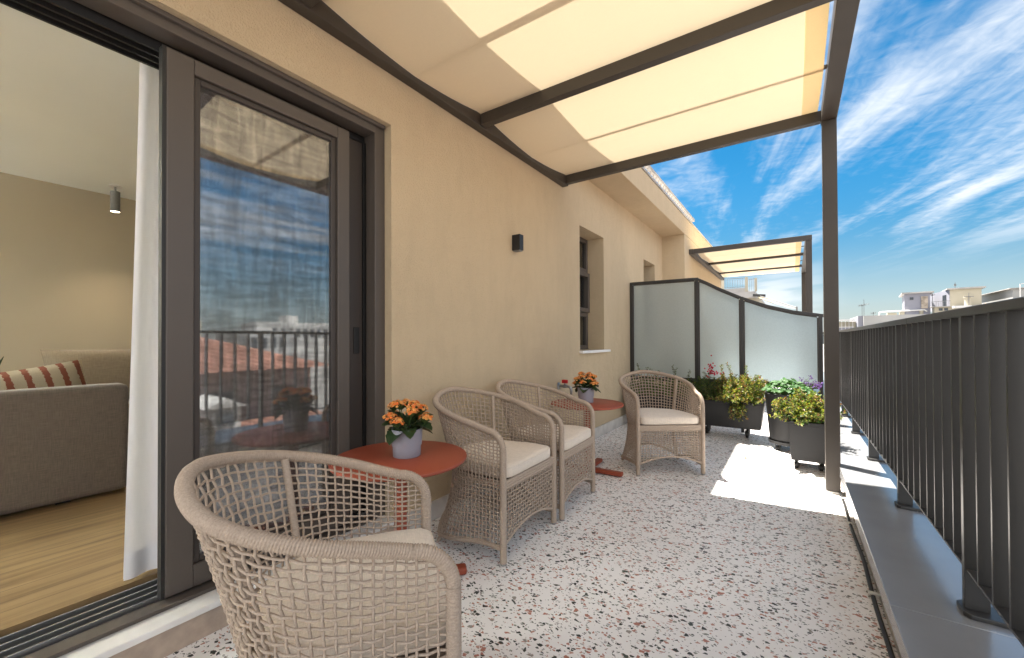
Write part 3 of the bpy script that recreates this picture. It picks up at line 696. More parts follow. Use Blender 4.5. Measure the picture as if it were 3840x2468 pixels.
# stations along the cloth: (inner point, outer point)
def cloth(stations, nx=10, xin=0.0, hem=0.05):
    rows, hemrows = [], []
    for (p, q) in stations:
        rows.append([lerp(p, q, xin+(1-hem-xin)*i/nx) for i in range(nx+1)])
        hemrows.append([(x, y, z+0.001) for x, y, z in (lerp(p, q, 1-hem), lerp(p, q, 1.0))])
    return rows, hemrows
def subdiv(st, n=6, sag=0.012):
    out = []
    for (a, b_) in zip(st[:-1], st[1:]):
        for i in range(n):
            t = i/n; s = -sag*math.sin(math.pi*t)
            p, q = lerp(a[0], b_[0], t), lerp(a[1], b_[1], t)
            out.append(((p[0], p[1], p[2]+s), (q[0], q[1], q[2]+s)))
    out.append(st[-1]); return out
BI, BO = -1.768, 0.160
top_in, top_out, low_in, low_out = 2.673, 2.757, 2.606, 2.684
st = []
for k, (yi, yo) in enumerate(((3.535, 3.725), (2.235, 2.385), (0.965, 1.095), (-0.305, -0.195))):
    st.append(((BI, yi, top_in), (BO, yo, top_out)))
    if k < 3: st.append(((BI, yi-(0.655 if k == 0 else 0.625), low_in), (BO, yo-(0.695 if k == 0 else 0.645), low_out)))
pb_beams = []
for (yi, yo) in ((3.540, 3.735), (2.247, 2.395), (0.977, 1.105), (-0.293, -0.185), (-1.2, -1.10)):
    pb_beams.append(((-1.776, yi, 2.632), (0.179, yo, 2.715), 0.055, 0.078))
pergola('large bronze-grey pergola with cream cloth canopy over the near terrace',
        ((-1.8075, -1.3, 2.626), (-1.8075, 3.5675, 2.626), 0.063, 0.088), pb_beams,
        ((0.225, -1.3, 2.722), (0.225, 3.79, 2.722), 0.09, 0.10),
        [(0.184, 0.268, 3.704, 3.788, 0.012, 2.671), (0.184, 0.268, -1.28, -1.196, 0.012, 2.671)],
        [cloth(subdiv(st))],
        [((-1.74, 2.88, 2.617), (0.178, 3.03, 2.700), 0.030, 0.014), ((-1.74, 1.61, 2.617), (0.178, 1.74, 2.700), 0.048, 0.014), ((-1.74, 0.34, 2.617), (0.178, 0.45, 2.700), 0.048, 0.014)])
o = MB(); o.box(0.178, 0.274, 3.698, 3.794, 0.0005, 0.0115); tag(o.build('post_base', 'marble', bevel=0.002), 'small pale stone pad under the near pergola post', 'base')

st2 = []
ybs = (7.64, 9.12, 10.60)
for k, yb in enumerate(ybs):
    st2.append(((-1.39, yb, 2.648), (0.12, yb-0.03, 2.650)))
    st2.append(((-1.39, yb+(0.62 if k < 2 else 0.30), 2.60), (0.12, yb+(0.60 if k < 2 else 0.28), 2.602)))
st2.append(((-1.39, 11.28, 2.62), (0.12, 11.28, 2.62)))
pergola('second bronze-grey pergola with cream cloth beyond the frosted screen',
        ((-1.4375, 7.56, 2.608), (-1.4375, 11.4, 2.608), 0.073, 0.085),
        [((-1.474, 7.60, 2.611), (0.243, 7.60, 2.616), 0.06, 0.078), ((-1.40, 9.14, 2.632), (0.16, 9.09, 2.634), 0.06, 0.05), ((-1.40, 10.61, 2.64), (0.16, 10.58, 2.642), 0.06, 0.05)],
        ((0.202, 7.632, 2.616), (0.202, 11.38, 2.616), 0.08, 0.076),
        [(0.163, 0.241, 7.562, 7.638, 0.0, 2.573), (0.163, 0.241, 11.26, 11.338, 0.0, 2.576)],
        [cloth(subdiv(st2, 5, 0.006))],
        [((-1.39, yb+0.6, 2.612), (0.16, yb+0.58, 2.614), 0.015, 0.012) for yb in ybs[:2]])

# ------------------------------------------------------------------ parapet and railing
par = thing('parapet', 'low parapet capped with smooth grey sheet metal under the railing', 'parapet')
b = MB(); b.box(0.300, 0.86, -3.0, 14.0, -0.6, 0.196); b.build('parapet_wall', 'stucco', par)
segs = [-3.0, -0.9, 1.872, 4.64, 7.4, 10.2, 14.0]
for a, c in zip(segs[:-1], segs[1:]):
    b = MB(); b.box(0.262, 0.92, a+0.0015, c-0.0015, 0.1965, 0.200); b.box(0.2615, 0.2645, a+0.0015, c-0.0015, 0.135, 0.1995); b.build('coping_sheet', 'coping_metal', par, bevel=0.002)
b = MB(); b.box(0.2905, 0.2995, -3.0, 14.0, 0.001, 0.134); b.build('fascia', 'fascia', par)

rail = thing('railing', 'dark grey flat-bar balcony railing on the metal coping', 'railing', (0.485, 0, 0))
b = MB(); b.box(-0.028, 0.028, -2.6, 2.75, 1.172, 1.200); b.box(-0.028, 0.028, 2.7515, 9.6, 1.172, 1.200); b.build('handrail', 'rail_metal', rail, bevel=0.003)
b = MB(); b.box(-0.024, 0.024, -2.6, 9.6, 0.337, 0.345); b.build('bottom_rail', 'rail_metal', rail, bevel=0.0015)
b = MB(); b.box(-0.025, 0.025, -0.006, 0.006, 0.3455, 1.1715); bar0 = b.build('baluster', 'rail_metal', rail, bevel=0.001, loc=(0, 0, 0))
b = MB(); b.box(-0.029, 0.029, -0.0125, 0.0125, 0.216, 1.1715); post0 = b.build('post', 'rail_metal', rail, bevel=0.0015, loc=(0, 0, 0))
b = MB()
hx, hy = 0.066, 0.050
b.prism([(-hx+0.015, -hy, 0.2005), (hx, -hy, 0.2005), (hx, hy, 0.2005), (-hx+0.015, hy, 0.2005), (-hx, hy-0.015, 0.2005), (-hx, -hy+0.015, 0.2005)], (0, 0, 0.015))
plate0 = b.build('base_plate', 'rail_metal', post0, bevel=0.003, loc=(0.028, 0, 0))
first = True
for k in range(-4, 8):
    y = 1.965+1.0355*k
    if first: post0.location = (0, y, 0); first = False
    else:
        c = post0.copy(); COL.objects.link(c); c.location = (0, y, 0)
        q = plate0.copy(); COL.objects.link(q); q.parent = c
kb = 0
for k in range(-3, 8):
    for j in range(1, 9):
        y = 1.965+1.0355*k+j*0.11506
        if y < -0.85 or y > 9.55: continue
        if kb == 0: bar0.location = (0, y, 0)
        else:
            c = bar0.copy(); COL.objects.link(c); c.location = (0, y, 0)
        kb += 1

# cable run along the foot of the parapet
b = MB(); pts = []
for i in range(120):
    y = -1.0+i*0.06; pts.append((0.268+0.004*math.sin(y*3.1)+0.003*math.sin(y*7.7), y, 0.013+0.004*max(0, math.sin(y*2.3))))
b.tube(pts, 0.0085, 8); cb_ = b.build('cable', 'cable_black', smooth=True)
tag(cb_, 'black cable clipped along the foot of the parapet', 'cable')
for i, y in enumerate((0.95, 1.70, 2.30, 3.10, 3.55)):
    b = MB(); b.box(0.252, 0.290, y-0.008, y+0.008, 0.018, 0.0285); b.build('cable_clip', 'clip_white', cb_, bevel=0.002)

# ------------------------------------------------------------------ frosted screen
scr = thing('glass_screen', 'frosted glass privacy screen with a swept curved top in dark frame', 'screen', (0, 5.55, 0))
def top_z(x):
    pts = [(-1.82, 1.878), (-0.99, 1.872), (-0.88, 1.815), (-0.75, 1.735), (-0.50, 1.602), (-0.25, 1.495), (0.0, 1.418), (0.285, 1.362)]
    for (a, za), (c, zc2) in zip(pts[:-1], pts[1:]):
        if a <= x <= c: return za+(zc2-za)*(x-a)/(c-a)
    return pts[-1][1] if x > 0 else pts[0][1]
def bar_top(xa, xb, n=14):
    """curved top rail between two posts"""
    b = MB()
    xs = [xa+(xb-xa)*i/n for i in range(n+1)]
    up = [(x, -0.022, top_z(x)) for x in xs]; dn = [(x, -0.022, top_z(x)-0.034) for x in xs]
    b.prism(dn+up[::-1], (0, 0.044, 0)); return b
edges = [(-1.836, -1.80), (-1.007, -0.973), (-0.517, -0.483), (0.226, 0.262)]
for (a, c) in edges:
    b = MB(); b.box(a, c, -0.024, 0.024, 0.0, top_z((a+c)/2)-0.002); b.build('screen_post', 'rail_metal', scr, bevel=0.002)
for (a, c), zb in zip(((-1.799, -1.008), (-0.972, -0.518), (-0.482, 0.225)), (0.60, 0.60, 0.60)):
    bar_top(a-0.025, c+0.025 if c < 0.2 else 0.285).build('top_rail', 'rail_metal', scr, bevel=0.002)
    b = MB(); b.box(a, c, -0.022, 0.022, zb-0.045, zb); b.build('bottom_rail', 'rail_metal', scr, bevel=0.002)
    xs = [a+0.006+(c-a-0.012)*i/12 for i in range(13)]
    b = MB(); b.prism([(x, -0.004, top_z(x)-0.040) for x in xs]+[(xs[-1], -0.004, zb+0.008), (xs[0], -0.004, zb+0.008)], (0, 0.008, 0)); g_ = b.build('frosted_pane', 'frosted_glass', scr)
    b = MB()
    b.box(a+0.0005, a+0.012, -0.014, 0.014, zb+0.0005, top_z(a)-0.045); b.box(c-0.012, c-0.0005, -0.014, 0.014, zb+0.0005, top_z(c)-0.045); b.box(a+0.012, c-0.012, -0.014, 0.014, zb+0.0005, zb+0.012)
    xs2 = [a+0.012+(c-a-0.024)*i/12 for i in range(13)]
    b.prism([(x, -0.014, top_z(x)-0.046) for x in xs2]+[(x, -0.014, top_z(x)-0.0345) for x in xs2[::-1]], (0, 0.028, 0))
    b.build('pane_bead', 'frame_inner', g_)
b = MB(); b.box(0.262, 0.458, -0.012, 0.012, 1.155, 1.171); b.build('wall_bracket', 'rail_metal', scr)

# ------------------------------------------------------------------ woven armchairs
HW, LS, EA = 0.268, 0.20, 0.27
def base_curve(n=400):
    p = []
    for i in range(60): p.append((-LS*i/60, -HW))
    for i in range(200):
        a = -math.pi/2 - math.pi*i/200
        p.append((-LS+EA*math.cos(a), HW*math.sin(a)))
    for i in range(61): p.append((-LS*(1-i/60), HW))
    acc = [0.0]
    for a, c in zip(p[:-1], p[1:]): acc.append(acc[-1]+math.hypot(c[0]-a[0], c[1]-a[1]))
    return p, acc
BC, BA = base_curve(); BL = BA[-1]
def bc_at(s):
    s = max(0.0, min(BL, s)); lo, hi = 0, len(BA)-1
    while hi-lo > 1:
        md = (lo+hi)//2
        if BA[md] <= s: lo = md
        else: hi = md
    t = (s-BA[lo])/(BA[hi]-BA[lo]); a, c = BC[lo], BC[hi]
    dx, dy = c[0]-a[0], c[1]-a[1]; l = math.hypot(dx, dy)
    return (a[0]+dx*t, a[1]+dy*t), (dy/l, -dx/l)
ZW = 0.37
def flare(z): return 0.10*((ZW-z)/ZW)**1.8 if z < ZW else 0.108*((z-ZW)/0.43)**1.15
def shell(s, z, off=0.0):
    (x, y), (nx, ny) = bc_at(s); d = min(s, BL-s)
    # the outward normal of the plan curve
    if nx*(x+LS)+ny*y < 0: nx, ny = -nx, -ny
    f = flare(z)*sstep(0.06, 0.46, d)
    return Vector((x+nx*(f+off), y+ny*(f+off), z))
RB = 0.09
def rim_z(d):
    if d < RB: return 0.556+math.sqrt(max(0, RB*RB-(RB-d)**2))
    u = (d-RB)/(0.60-RB); u = max(0, min(1, u))
    return 0.646+0.149*(0.65*u**0.85+0.35*u*u*(3-2*u))
DR = 0.40
def low_z(d):
    if d < DR: return 0.075-0.035*(d/DR)+0.02*math.sin(math.pi*d/DR)
    return 0.04+0.085*math.sin(math.pi/2*min(1, (d-DR)/(BL/2-DR)))
def arch_z(y): return 0.095+0.055*max(0, 1-(abs(y)/0.25)**2.0)
def wrapped(b, pts, r, pitch=0.0058, ridge=0.0030, sides=12, spr=3):
    """tube closely wound with cord: helical ridges along a resampled path"""
    pts = [Vector(p) for p in pts]; acc = [0.0]
    for a, c in zip(pts[:-1], pts[1:]): acc.append(acc[-1]+(c-a).length)
    n = max(2, int(acc[-1]/pitch*spr)); out = []; k = 0
    for i in range(n+1):
        s = acc[-1]*i/n
        while k < len(acc)-2 and acc[k+1] < s: k += 1
        t = (s-acc[k])/max(1e-9, acc[k+1]-acc[k]); out.append(pts[k].lerp(pts[k+1], t))
    b.tube(out, r, sides, rf=lambda i, th: r-ridge*0.5+ridge*abs(math.sin(math.pi*(i/spr + th/(2*math.pi)))))
rnd = random.Random(3)
def make_chair(label, group):
    t = thing('wicker_armchair', label, 'armchair', group=group)
    # rim and arms
    pts = []
    for i in range(9):
        a = math.pi/2*i/8; pts.append(Vector((-RB+RB*math.cos(a), -HW, 0.556+RB*math.sin(a))))
    n = 90
    pts += [shell(RB+(BL-2*RB)*i/n, rim_z(min(RB+(BL-2*RB)*i/n, BL-RB-(BL-2*RB)*i/n))) for i in range(1, n)]
    for i in range(9):
        a = math.pi/2*(1-i/8); pts.append(Vector((-RB+RB*math.cos(a), HW, 0.556+RB*math.sin(a))))
    b = MB(); wrapped(b, pts, 0.0155, sides=14, spr=4, pitch=0.0062, ridge=0.004); b.build('arm_rim', 'cord', t, smooth=True, angle=80)
    for sgn in (-1, 1):
        b = MB(); wrapped(b, [(0, sgn*HW, 0.012), (0, sgn*HW, 0.30), (0, sgn*HW, 0.558)], 0.0165, sides=12, spr=4); lg = b.build('leg', 'cord', t, smooth=True, angle=80)
        b = MB(); b.lathe([(0.013, 0), (0.0145, 0.002), (0.0145, 0.014)], (0, sgn*HW, 0), 16); b.build('foot_cap', 'glide', lg, smooth=True)
        s = DR if sgn < 0 else BL-DR
        b = MB(); wrapped(b, [shell(s, 0.001+(rim_z(DR)-0.01)*i/16, -0.012) for i in range(17)], 0.0105, sides=10, pitch=0.0065); b.build('leg', 'cord', t, smooth=True, angle=80)
        # base rails of the sides
        b = MB(); wrapped(b, [shell((d if sgn < 0 else BL-d), low_z(d)) for d in [DR*i/14 for i in range(15)]], 0.0105, sides=10, pitch=0.0065); b.build('base_rail', 'cord', t, smooth=True, angle=80)
    b = MB(); wrapped(b, [shell(DR+(BL-2*DR)*i/24, low_z(min(DR+(BL-2*DR)*i/24, BL-DR-(BL-2*DR)*i/24))) for i in range(25)], 0.0105, sides=10, pitch=0.0065); b.build('base_rail', 'cord', t, smooth=True, angle=80)
    b = MB(); wrapped(b, [(0, -0.255+0.51*i/24, arch_z(-0.255+0.51*i/24)) for i in range(25)], 0.0065, sides=8, pitch=0.009, ridge=0.003); b.build('base_rail', 'cord', t, smooth=True, angle=80)
    # woven shell: uprights and cross strands passing over and under
    rw = 0.0034; am = 0.0031
    nW = 55; ss = [BL*(i+0.5)/nW for i in range(nW)]
    for part, tops, bots, nrow in (('woven_back', rim_z, lambda d: 0.395, 15), ('woven_skirt', lambda d: 0.385, low_z, 15)):
        b = MB()
        rows_t = [(k+0.6)/(nrow+0.2) for k in range(nrow)]
        for i, s in enumerate(ss):
            d = min(s, BL-s); js = rnd.uniform(-0.0016, 0.0016); p = []
            zz = [bots(d)]+[bots(d)+(tops(d)-bots(d))*v for v in rows_t]+[tops(d)]
            for k, z in enumerate(zz):
                sg = 1 if (i+k) % 2 else -1
                p.append(shell(s+js+rnd.uniform(-0.001, 0.001), z, am*sg*0.8))
                if k < len(zz)-1: p.append(shell(s+js, (z+zz[k+1])/2, 0))
            b.tube(p, rw, 5, caps=False)
        for k, v in enumerate(rows_t):
            p = []; m_ = nW*2
            ph = rnd.uniform(0, 6)
            for q in range(m_+1):
                s = BL*q/m_; d = min(s, BL-s)
                if part == 'woven_back' and rim_z(d)-0.395 < 0.02: continue
                z = bots(d)+(tops(d)-bots(d))*v + 0.0016*math.sin(q*0.7+ph)+rnd.uniform(-0.0012, 0.0012)
                if part == 'woven_back' and d < RB:
                    zz2 = 0.395+(0.646-0.395)*v
                    if zz2 > rim_z(d): continue
                    z = zz2
                off = 0.0
                if q % 2 == 1: off = -am if ((q//2)+k+1) % 2 else am
                p.append(shell(s, z, off))
            b.tube(p, rw*0.94, 5, caps=False)
        b.build(part, 'cord', t, smooth=True, angle=80)
    b = MB(); nV = 22
    for i in range(nV):
        y = -0.245+0.49*i/(nV-1); zl = arch_z(y); p = []
        for k in range(22):
            z = zl+(0.372-zl)*k/21; p.append((am*0.8*math.sin(math.pi*(k+i)), y+rnd.uniform(-0.0015, 0.0015), z))
        b.tube([(x_+am*(0.8 if (k+i) % 2 else -0.8), y_, z_) for k, (x_, y_, z_) in enumerate(p)][::2] if False else [(am*(0.7 if (i+k//2) % 2 else -0.7), y_, z_) for k, (x_, y_, z_) in enumerate(p)], rw, 5, caps=False)
    for k in range(13):
        z0_ = 0.108+0.0205*k; p = []; segs_ = []
        for q in range(2*nV):
            y = -0.2586+0.5172*q/(2*nV-1)
            if arch_z(y) > z0_+0.002:
                if len(p) > 1: segs_.append(p)
                p = []; continue
            p.append((am*(1 if ((q//2)+k) % 2 else -1)*0.9, y, z0_+rnd.uniform(-0.0015, 0.0015)))
        if len(p) > 1: segs_.append(p)
        for p in segs_: b.tube(p, rw*0.94, 5, caps=False)
    b.build('woven_front', 'cord', t, smooth=True, angle=80)
    # plaited band under the cushion, seat frame and seat panel
    b = MB()
    for z in (0.370, 0.384, 0.398): wrapped(b, [(0.001, -0.256, z), (0.003, 0, z), (0.001, 0.256, z)], 0.0088, pitch=0.011, ridge=0.004, sides=10)
    b.tube([shell(BL*i/60, 0.385, -0.012) for i in range(61)], 0.009, 8)
    b.build('seat_rail', 'cord', t, smooth=True, angle=80)
    out = [shell(BL*i/60, 0.395, -0.016) for i in range(61)]
    b = MB(); b.prism([(p.x, p.y, 0.388) for p in out][::-1], (0, 0, 0.008)); b.build('seat_panel', 'cord_dark', t)
    # cushion
    ol = [shell(0.02+(BL-0.04)*i/70, ZW, -0.022) for i in range(71)]
    ol = [(min(p.x, -0.018), p.y) for p in ol]
    fr = [(0.0, HW-0.042), (0.010, HW-0.06)]+[(0.012, (HW-0.06)*(1-2*i/10)) for i in range(1, 10)]+[(0.010, -(HW-0.06)), (0.0, -(HW-0.042))]
    poly = [Vector((x, y, 0)) for x, y in ol+fr]
    N = len(poly)
    # drop points that almost coincide
    pl = [poly[0]]
    for p in poly[1:]:
        if (p-pl[-1]).length > 0.006: pl.append(p)
    poly = pl; N = len(poly)
    nrm = []
    for i in range(N):
        d = poly[(i+1) % N]-poly[i-1]; nn = Vector((d.y, -d.x, 0)).normalized(); c0 = Vector((-0.23, 0, 0))
        if nn.dot(poly[i]-c0) < 0: nn = -nn
        nrm.append(nn)
    prof = [(0.03, 0.4085), (0.010, 0.411), (0.002, 0.418), (0.0, 0.427), (0.0, 0.452), (0.002, 0.461), (0.007, 0.4685), (0.017, 0.4735), (0.05, 0.479), (0.10, 0.484), (0.16, 0.487)]
    vs = []
    for ins, z in prof:
        for p, nn in zip(poly, nrm):
            c = Vector((-0.23, 0, 0)); k = ins/0.25
            q = p.lerp(c, k) if ins > 0.02 else p-nn*ins
            vs.append((q.x, q.y, z+0.0025*math.sin(q.x*23+1)*math.sin(q.y*19)*(1 if z > 0.47 else 0)))
    fs = [(i*N+k, i*N+(k+1) % N, (i+1)*N+(k+1) % N, (i+1)*N+k) for i in range(len(prof)-1) for k in range(N)]
    fs += [[k for k in range(N)], [(len(prof)-1)*N+k for k in range(N)]]
    b = MB(); b.add(vs, fs); cu = b.build('seat_cushion', 'cushion', t, smooth=True, angle=60)
    for z_, ins in ((0.463, 0.001), (0.417, 0.001)):
        b = MB(); b.tube([(p.x-nn.x*ins, p.y-nn.y*ins, z_) for p, nn in zip(poly, nrm)], 0.0022, 6, closed=True); b.build('piping', 'cushion', cu, smooth=True)
    return t
CH = [((-0.838, 0.842), 52.6, 'sand woven rope armchair nearest the camera, cropped by the photo edge'),
      ((-1.185, 1.905), 1.5, 'woven rope armchair against the wall, between the first red table and another chair'),
      ((-1.187, 2.51), 3.0, 'woven rope armchair side by side with another, next to the far red table'),
      ((-0.828, 3.474), -53.0, 'lone woven rope armchair facing the camera in front of the planters')]
chair = make_chair(CH[0][2], 'woven rope armchairs on the terrace')
for i, ((x, y), a, lab) in enumerate(CH):
    c = chair if i == 0 else copy_tree(chair)
    c.location = (x, y, 0); c.rotation_euler = (0, 0, R(a)); c['label'] = lab

# ------------------------------------------------------------------ bistro tables
def make_table(label):
    t = thing('bistro_table', label, 'table', group='round red bistro tables')
    b = MB(); b.lathe([(0.02, 0.553), (0.27, 0.553), (0.297, 0.556), (0.3005, 0.560), (0.3015, 0.565), (0.300, 0.5695), (0.296, 0.572), (0.02, 0.5722)], seg=96); b.build('tabletop', 'terracotta', t, smooth=True, angle=50)
    b = MB(); b.lathe([(0.03, 0.0445), (0.028, 0.06), (0.028, 0.54), (0.06, 0.545), (0.06, 0.5525)], seg=32); b.build('stem', 'terracotta', t, smooth=True)
    for k in range(4):
        a = math.pi/2*k; d = Vector((math.cos(a), math.sin(a), 0)); n = Vector((-d.y, d.x, 0))
        b = MB(); b.obox(d*0.165+Vector((0, 0, 0.024)), d*0.1345, n*0.0275, (0, 0, 0.016)); b.build('foot', 'terracotta', t, bevel=0.009, seg=3)
    b = MB(); b.lathe([(0.036, 0.006), (0.036, 0.044)], seg=28); b.build('hub', 'terracotta', t, smooth=True)
    return t
tb = make_table('round rust red bistro table beside the sliding door, closest to the camera'); tb.location = (-1.485, 1.262, 0); tb.rotation_euler = (0, 0, R(47))
tb2 = copy_tree(tb); tb2.location = (-1.432, 3.195, 0); tb2.rotation_euler = (0, 0, R(2)); tb2['label'] = 'round rust red bistro table under the wall tap, farther from the camera'

# ------------------------------------------------------------------ kalanchoes in grey pots
def broad_leaf(b, p, az, el, ln, wd, curl, seed):
    """cupped leaf with a scalloped edge"""
    rg = random.Random(seed); d = Vector((math.cos(az)*math.cos(el), math.sin(az)*math.cos(el), math.sin(el)))
    sd = Vector((-math.sin(az), math.cos(az), 0)); rows = []
    n = 10; pos = Vector(p); e = el
    for i in range(n+1):
        t = i/n; e = el-curl*t
        dd = Vector((math.cos(az)*math.cos(e), math.sin(az)*math.cos(e), math.sin(e))); up = sd.cross(dd)*-1
        if i: pos = pos+dd*(ln/n)
        w = wd*(math.sin(math.pi*min(1.0, 0.10+0.90*t))**0.75)*(1 if t < 0.98 else 0.5)*(1+0.07*math.sin(i*2.9))
        if t < 0.15: w = wd*0.16
        rows.append([pos-sd*w*0.5+up*w*0.20, pos-sd*w*0.25+up*w*0.06, pos, pos+sd*w*0.25+up*w*0.06, pos+sd*w*0.5+up*w*0.20])
    b.grid(rows)
def floret(b, p, d, r, rg):
    d = Vector(d).normalized(); a = d.orthogonal().normalized(); c = d.cross(a)
    for ring, (rr, tilt, npet) in enumerate(((r, 0.25, 6), (r*0.72, 0.7, 5), (r*0.42, 1.1, 4))):
        ph = rg.uniform(0, 6)
        for k in range(npet):
            th = ph+2*math.pi*k/npet; o_ = a*math.cos(th)+c*math.sin(th); sd = d.cross(o_)
            dirn = o_*math.cos(tilt)+d*math.sin(tilt); tip = Vector(p)+dirn*rr; w = rr*0.62; mdp = Vector(p)+dirn*rr*0.6
            b.add([Vector(p), mdp+sd*w*0.5, tip+sd*w*0.28, tip-sd*w*0.28, mdp-sd*w*0.5], [(0, 1, 2, 3, 4)])
def make_kalanchoe(label, seed):
    rg = random.Random(seed)
    t = thing('kalanchoe', label, 'plant', group='orange kalanchoes on the tables')
    b = MB(); b.lathe([(0.004, 0.110), (0.0645, 0.110)], seg=28, cap0=False, cap1=False); b.build('soil', 'soil', t)
    lf_d, lf_p = MB(), MB()
    for k in range(16):
        az = 2.399*k+rg.uniform(-0.3, 0.3); ti = k/17
        el = 0.15+1.05*ti+rg.uniform(-0.15, 0.15)
        bb = lf_p if k % 4 == 2 else lf_d
        broad_leaf(bb, (0.02*math.cos(az), 0.02*math.sin(az), 0.115+0.03*ti), az, el, rg.uniform(0.095, 0.12)*(1.0 if ti < 0.7 else 0.85), rg.uniform(0.066, 0.088), rg.uniform(0.5, 1.2)*(1-0.4*ti), seed*50+k)
    o1 = lf_d.build('foliage', 'leaf_fleshy', t, smooth=True, angle=75); o1.data.materials[0] = MATS['leaf_fleshy']
    lf_p.build('foliage', 'leaf_fleshy_pale', t, smooth=True, angle=75)
    heads = [(0.02, 0.0, 0.242), (-0.035, 0.02, 0.238), (0.06, 0.035, 0.222), (-0.072, -0.03, 0.205), (0.0, 0.06, 0.222), (0.035, -0.065, 0.205), (0.088, -0.025, 0.172), (-0.025, -0.085, 0.172), (-0.065, 0.06, 0.195), (0.06, 0.08, 0.178), (-0.095, 0.015, 0.165), (-0.03, -0.035, 0.228), (0.05, -0.025, 0.226), (0.065, -0.075, 0.158)]
    for (hx_, hy_, hz) in heads:
        fo, fp, sm = MB(), MB(), MB()
        hx_ += rg.uniform(-0.008, 0.008); hy_ += rg.uniform(-0.008, 0.008); hz += rg.uniform(-0.008, 0.008)
        sm.tube([(hx_*0.15, hy_*0.15, 0.12), (hx_*0.6, hy_*0.6, hz-0.06), (hx_, hy_, hz-0.02)], 0.0022, 6)
        for k in range(44):
            a = rg.uniform(0, 2*math.pi); r_ = 0.030*math.sqrt(rg.random()); p = Vector((hx_+r_*math.cos(a), hy_+r_*math.sin(a), hz+0.010*(1-(r_/0.030)**2)*1.6+rg.uniform(-0.007, 0.006)))
            dv = Vector((r_*math.cos(a)*22, r_*math.sin(a)*22, 0.7))
            sm.tube([(hx_, hy_, hz-0.022), p], 0.0011, 4, caps=False)
            if k % 4 == 3:
                fp.lathe([(0.0005, -0.004), (0.003, -0.001), (0.0025, 0.003), (0.0005, 0.005)], p, 6)
            else:
                fo.cur = 1 if rg.random() < 0.5 else 0
                floret(fo, p, dv, rg.uniform(0.0072, 0.0095), rg)
        h_o = fo.build('flower_head', ['petal_orange', 'petal_amber'], t)
        fp.build('bud', 'petal_peach', h_o, smooth=True); sm.build('flower_stalk', 'stem_green', h_o)
    return t
pot = thing('flower_pot', 'lavender grey stepped flower pot on the near red table', 'pot', (-1.468, 1.285, 0.5727), group='grey flower pots on the tables')
b = MB(); b.lathe([(0.059, 0.0), (0.0615, 0.003), (0.063, 0.047), (0.0632, 0.049), (0.0665, 0.050), (0.0672, 0.053), (0.0705, 0.124), (0.0700, 0.1265), (0.0678, 0.1265), (0.0668, 0.124), (0.065, 0.106), (0.02, 0.105)], seg=64)
b.build('pot_body', 'pot_glaze', pot, smooth=True, angle=40)
pot2 = copy_tree(pot); pot2.location = (-1.452, 3.222, 0.5727); pot2['label'] = 'lavender grey stepped flower pot on the far red table'
k1 = make_kalanchoe('orange flowering kalanchoe in the pot on the near red table', 5); k1.location = (-1.468, 1.285, 0.5727); k1.rotation_euler = (0, 0, 2.2)
k2 = make_kalanchoe('orange flowering kalanchoe in the pot on the far red table', 11); k2.location = (-1.452, 3.222, 0.5727); k2.rotation_euler = (0, 0, 0.4); k2.scale = (0.97, 0.97, 0.97)

# ------------------------------------------------------------------ planters
def caster(parent, x, y, h):
    b = MB(); r = h*0.36
    b.box(x-0.022, x+0.022, y-0.022, y+0.022, h-0.006, h-0.0005); b.box(x-0.020, x-0.015, y-0.02, y+0.014, r*0.7, h-0.006); b.box(x+0.015, x+0.020, y-0.02, y+0.014, r*0.7, h-0.006)
    c_ = b.build('caster', 'rubber', parent)
    b = MB(); b.tube([(x-0.013, y-0.004, r), (x-0.011, y-0.004, r), (x+0.011, y-0.004, r), (x+0.013, y-0.004, r)], [r*0.85, r, r, r*0.85], 20); b.build('wheel', 'rubber', c_, smooth=True)
def box_planter(label, x0, x1, y0, y1, zb, zt, tp, casters):
    t = thing('planter', label, 'planter', ((x0+x1)/2, (y0+y1)/2, 0)); a, c = (x1-x0)/2, (y1-y0)/2
    b = MB(); b.frustum(0, 0, zb, zt-0.03, a-tp, c-tp, a-0.004, c-0.004)
    b.build('planter_body', 'planter', t, bevel=0.003)
    b = MB()
    for (p, q, r, s) in ((-a, a, -c, -c+0.022), (-a, a, c-0.022, c), (-a, -a+0.022, -c+0.022, c-0.022), (a-0.022, a, -c+0.022, c-0.022)): b.box(p, q, r, s, zt-0.0295, zt)
    b.build('rim', 'planter', t, bevel=0.003)
    b = MB(); b.box(-a+0.023, a-0.023, -c+0.023, c-0.023, zt-0.0298, zt-0.022); b.build('soil', 'soil', t)
    for (x, y) in casters: caster(t, x, y, zb)
    return t
box_planter('long dark box planter on casters holding bronze and red-flowered shrubs', -0.985, -0.262, 5.10, 5.48, 0.118, 0.412, 0.035, [(-0.22, -0.03), (0.19, -0.03), (-0.22, 0.1), (0.19, 0.1)])
box_planter('dark box planter mostly hidden behind the chair by the wall', -1.74, -1.02, 5.08, 5.47, 0.118, 0.412, 0.035, [(-0.25, -0.09), (0.25, -0.09), (-0.25, 0.1), (0.25, 0.1)])
box_planter('small tapering dark planter next to the pergola post', -0.046, 0.252, 4.205, 4.505, 0.074, 0.402, 0.022, [(-0.09, -0.08), (0.08, -0.08), (-0.09, 0.09), (0.09, 0.09)])
rp = thing('planter', 'tall round dark tapered planter between the two box planters', 'planter', (-0.058, 4.935, 0))
b = MB(); b.lathe([(0.140, 0.062), (0.143, 0.105), (0.150, 0.108), (0.188, 0.535), (0.190, 0.545), (0.190, 0.556), (0.186, 0.560), (0.174, 0.560), (0.172, 0.53)], seg=64); b.build('planter_body', 'planter', rp, smooth=True, angle=35)
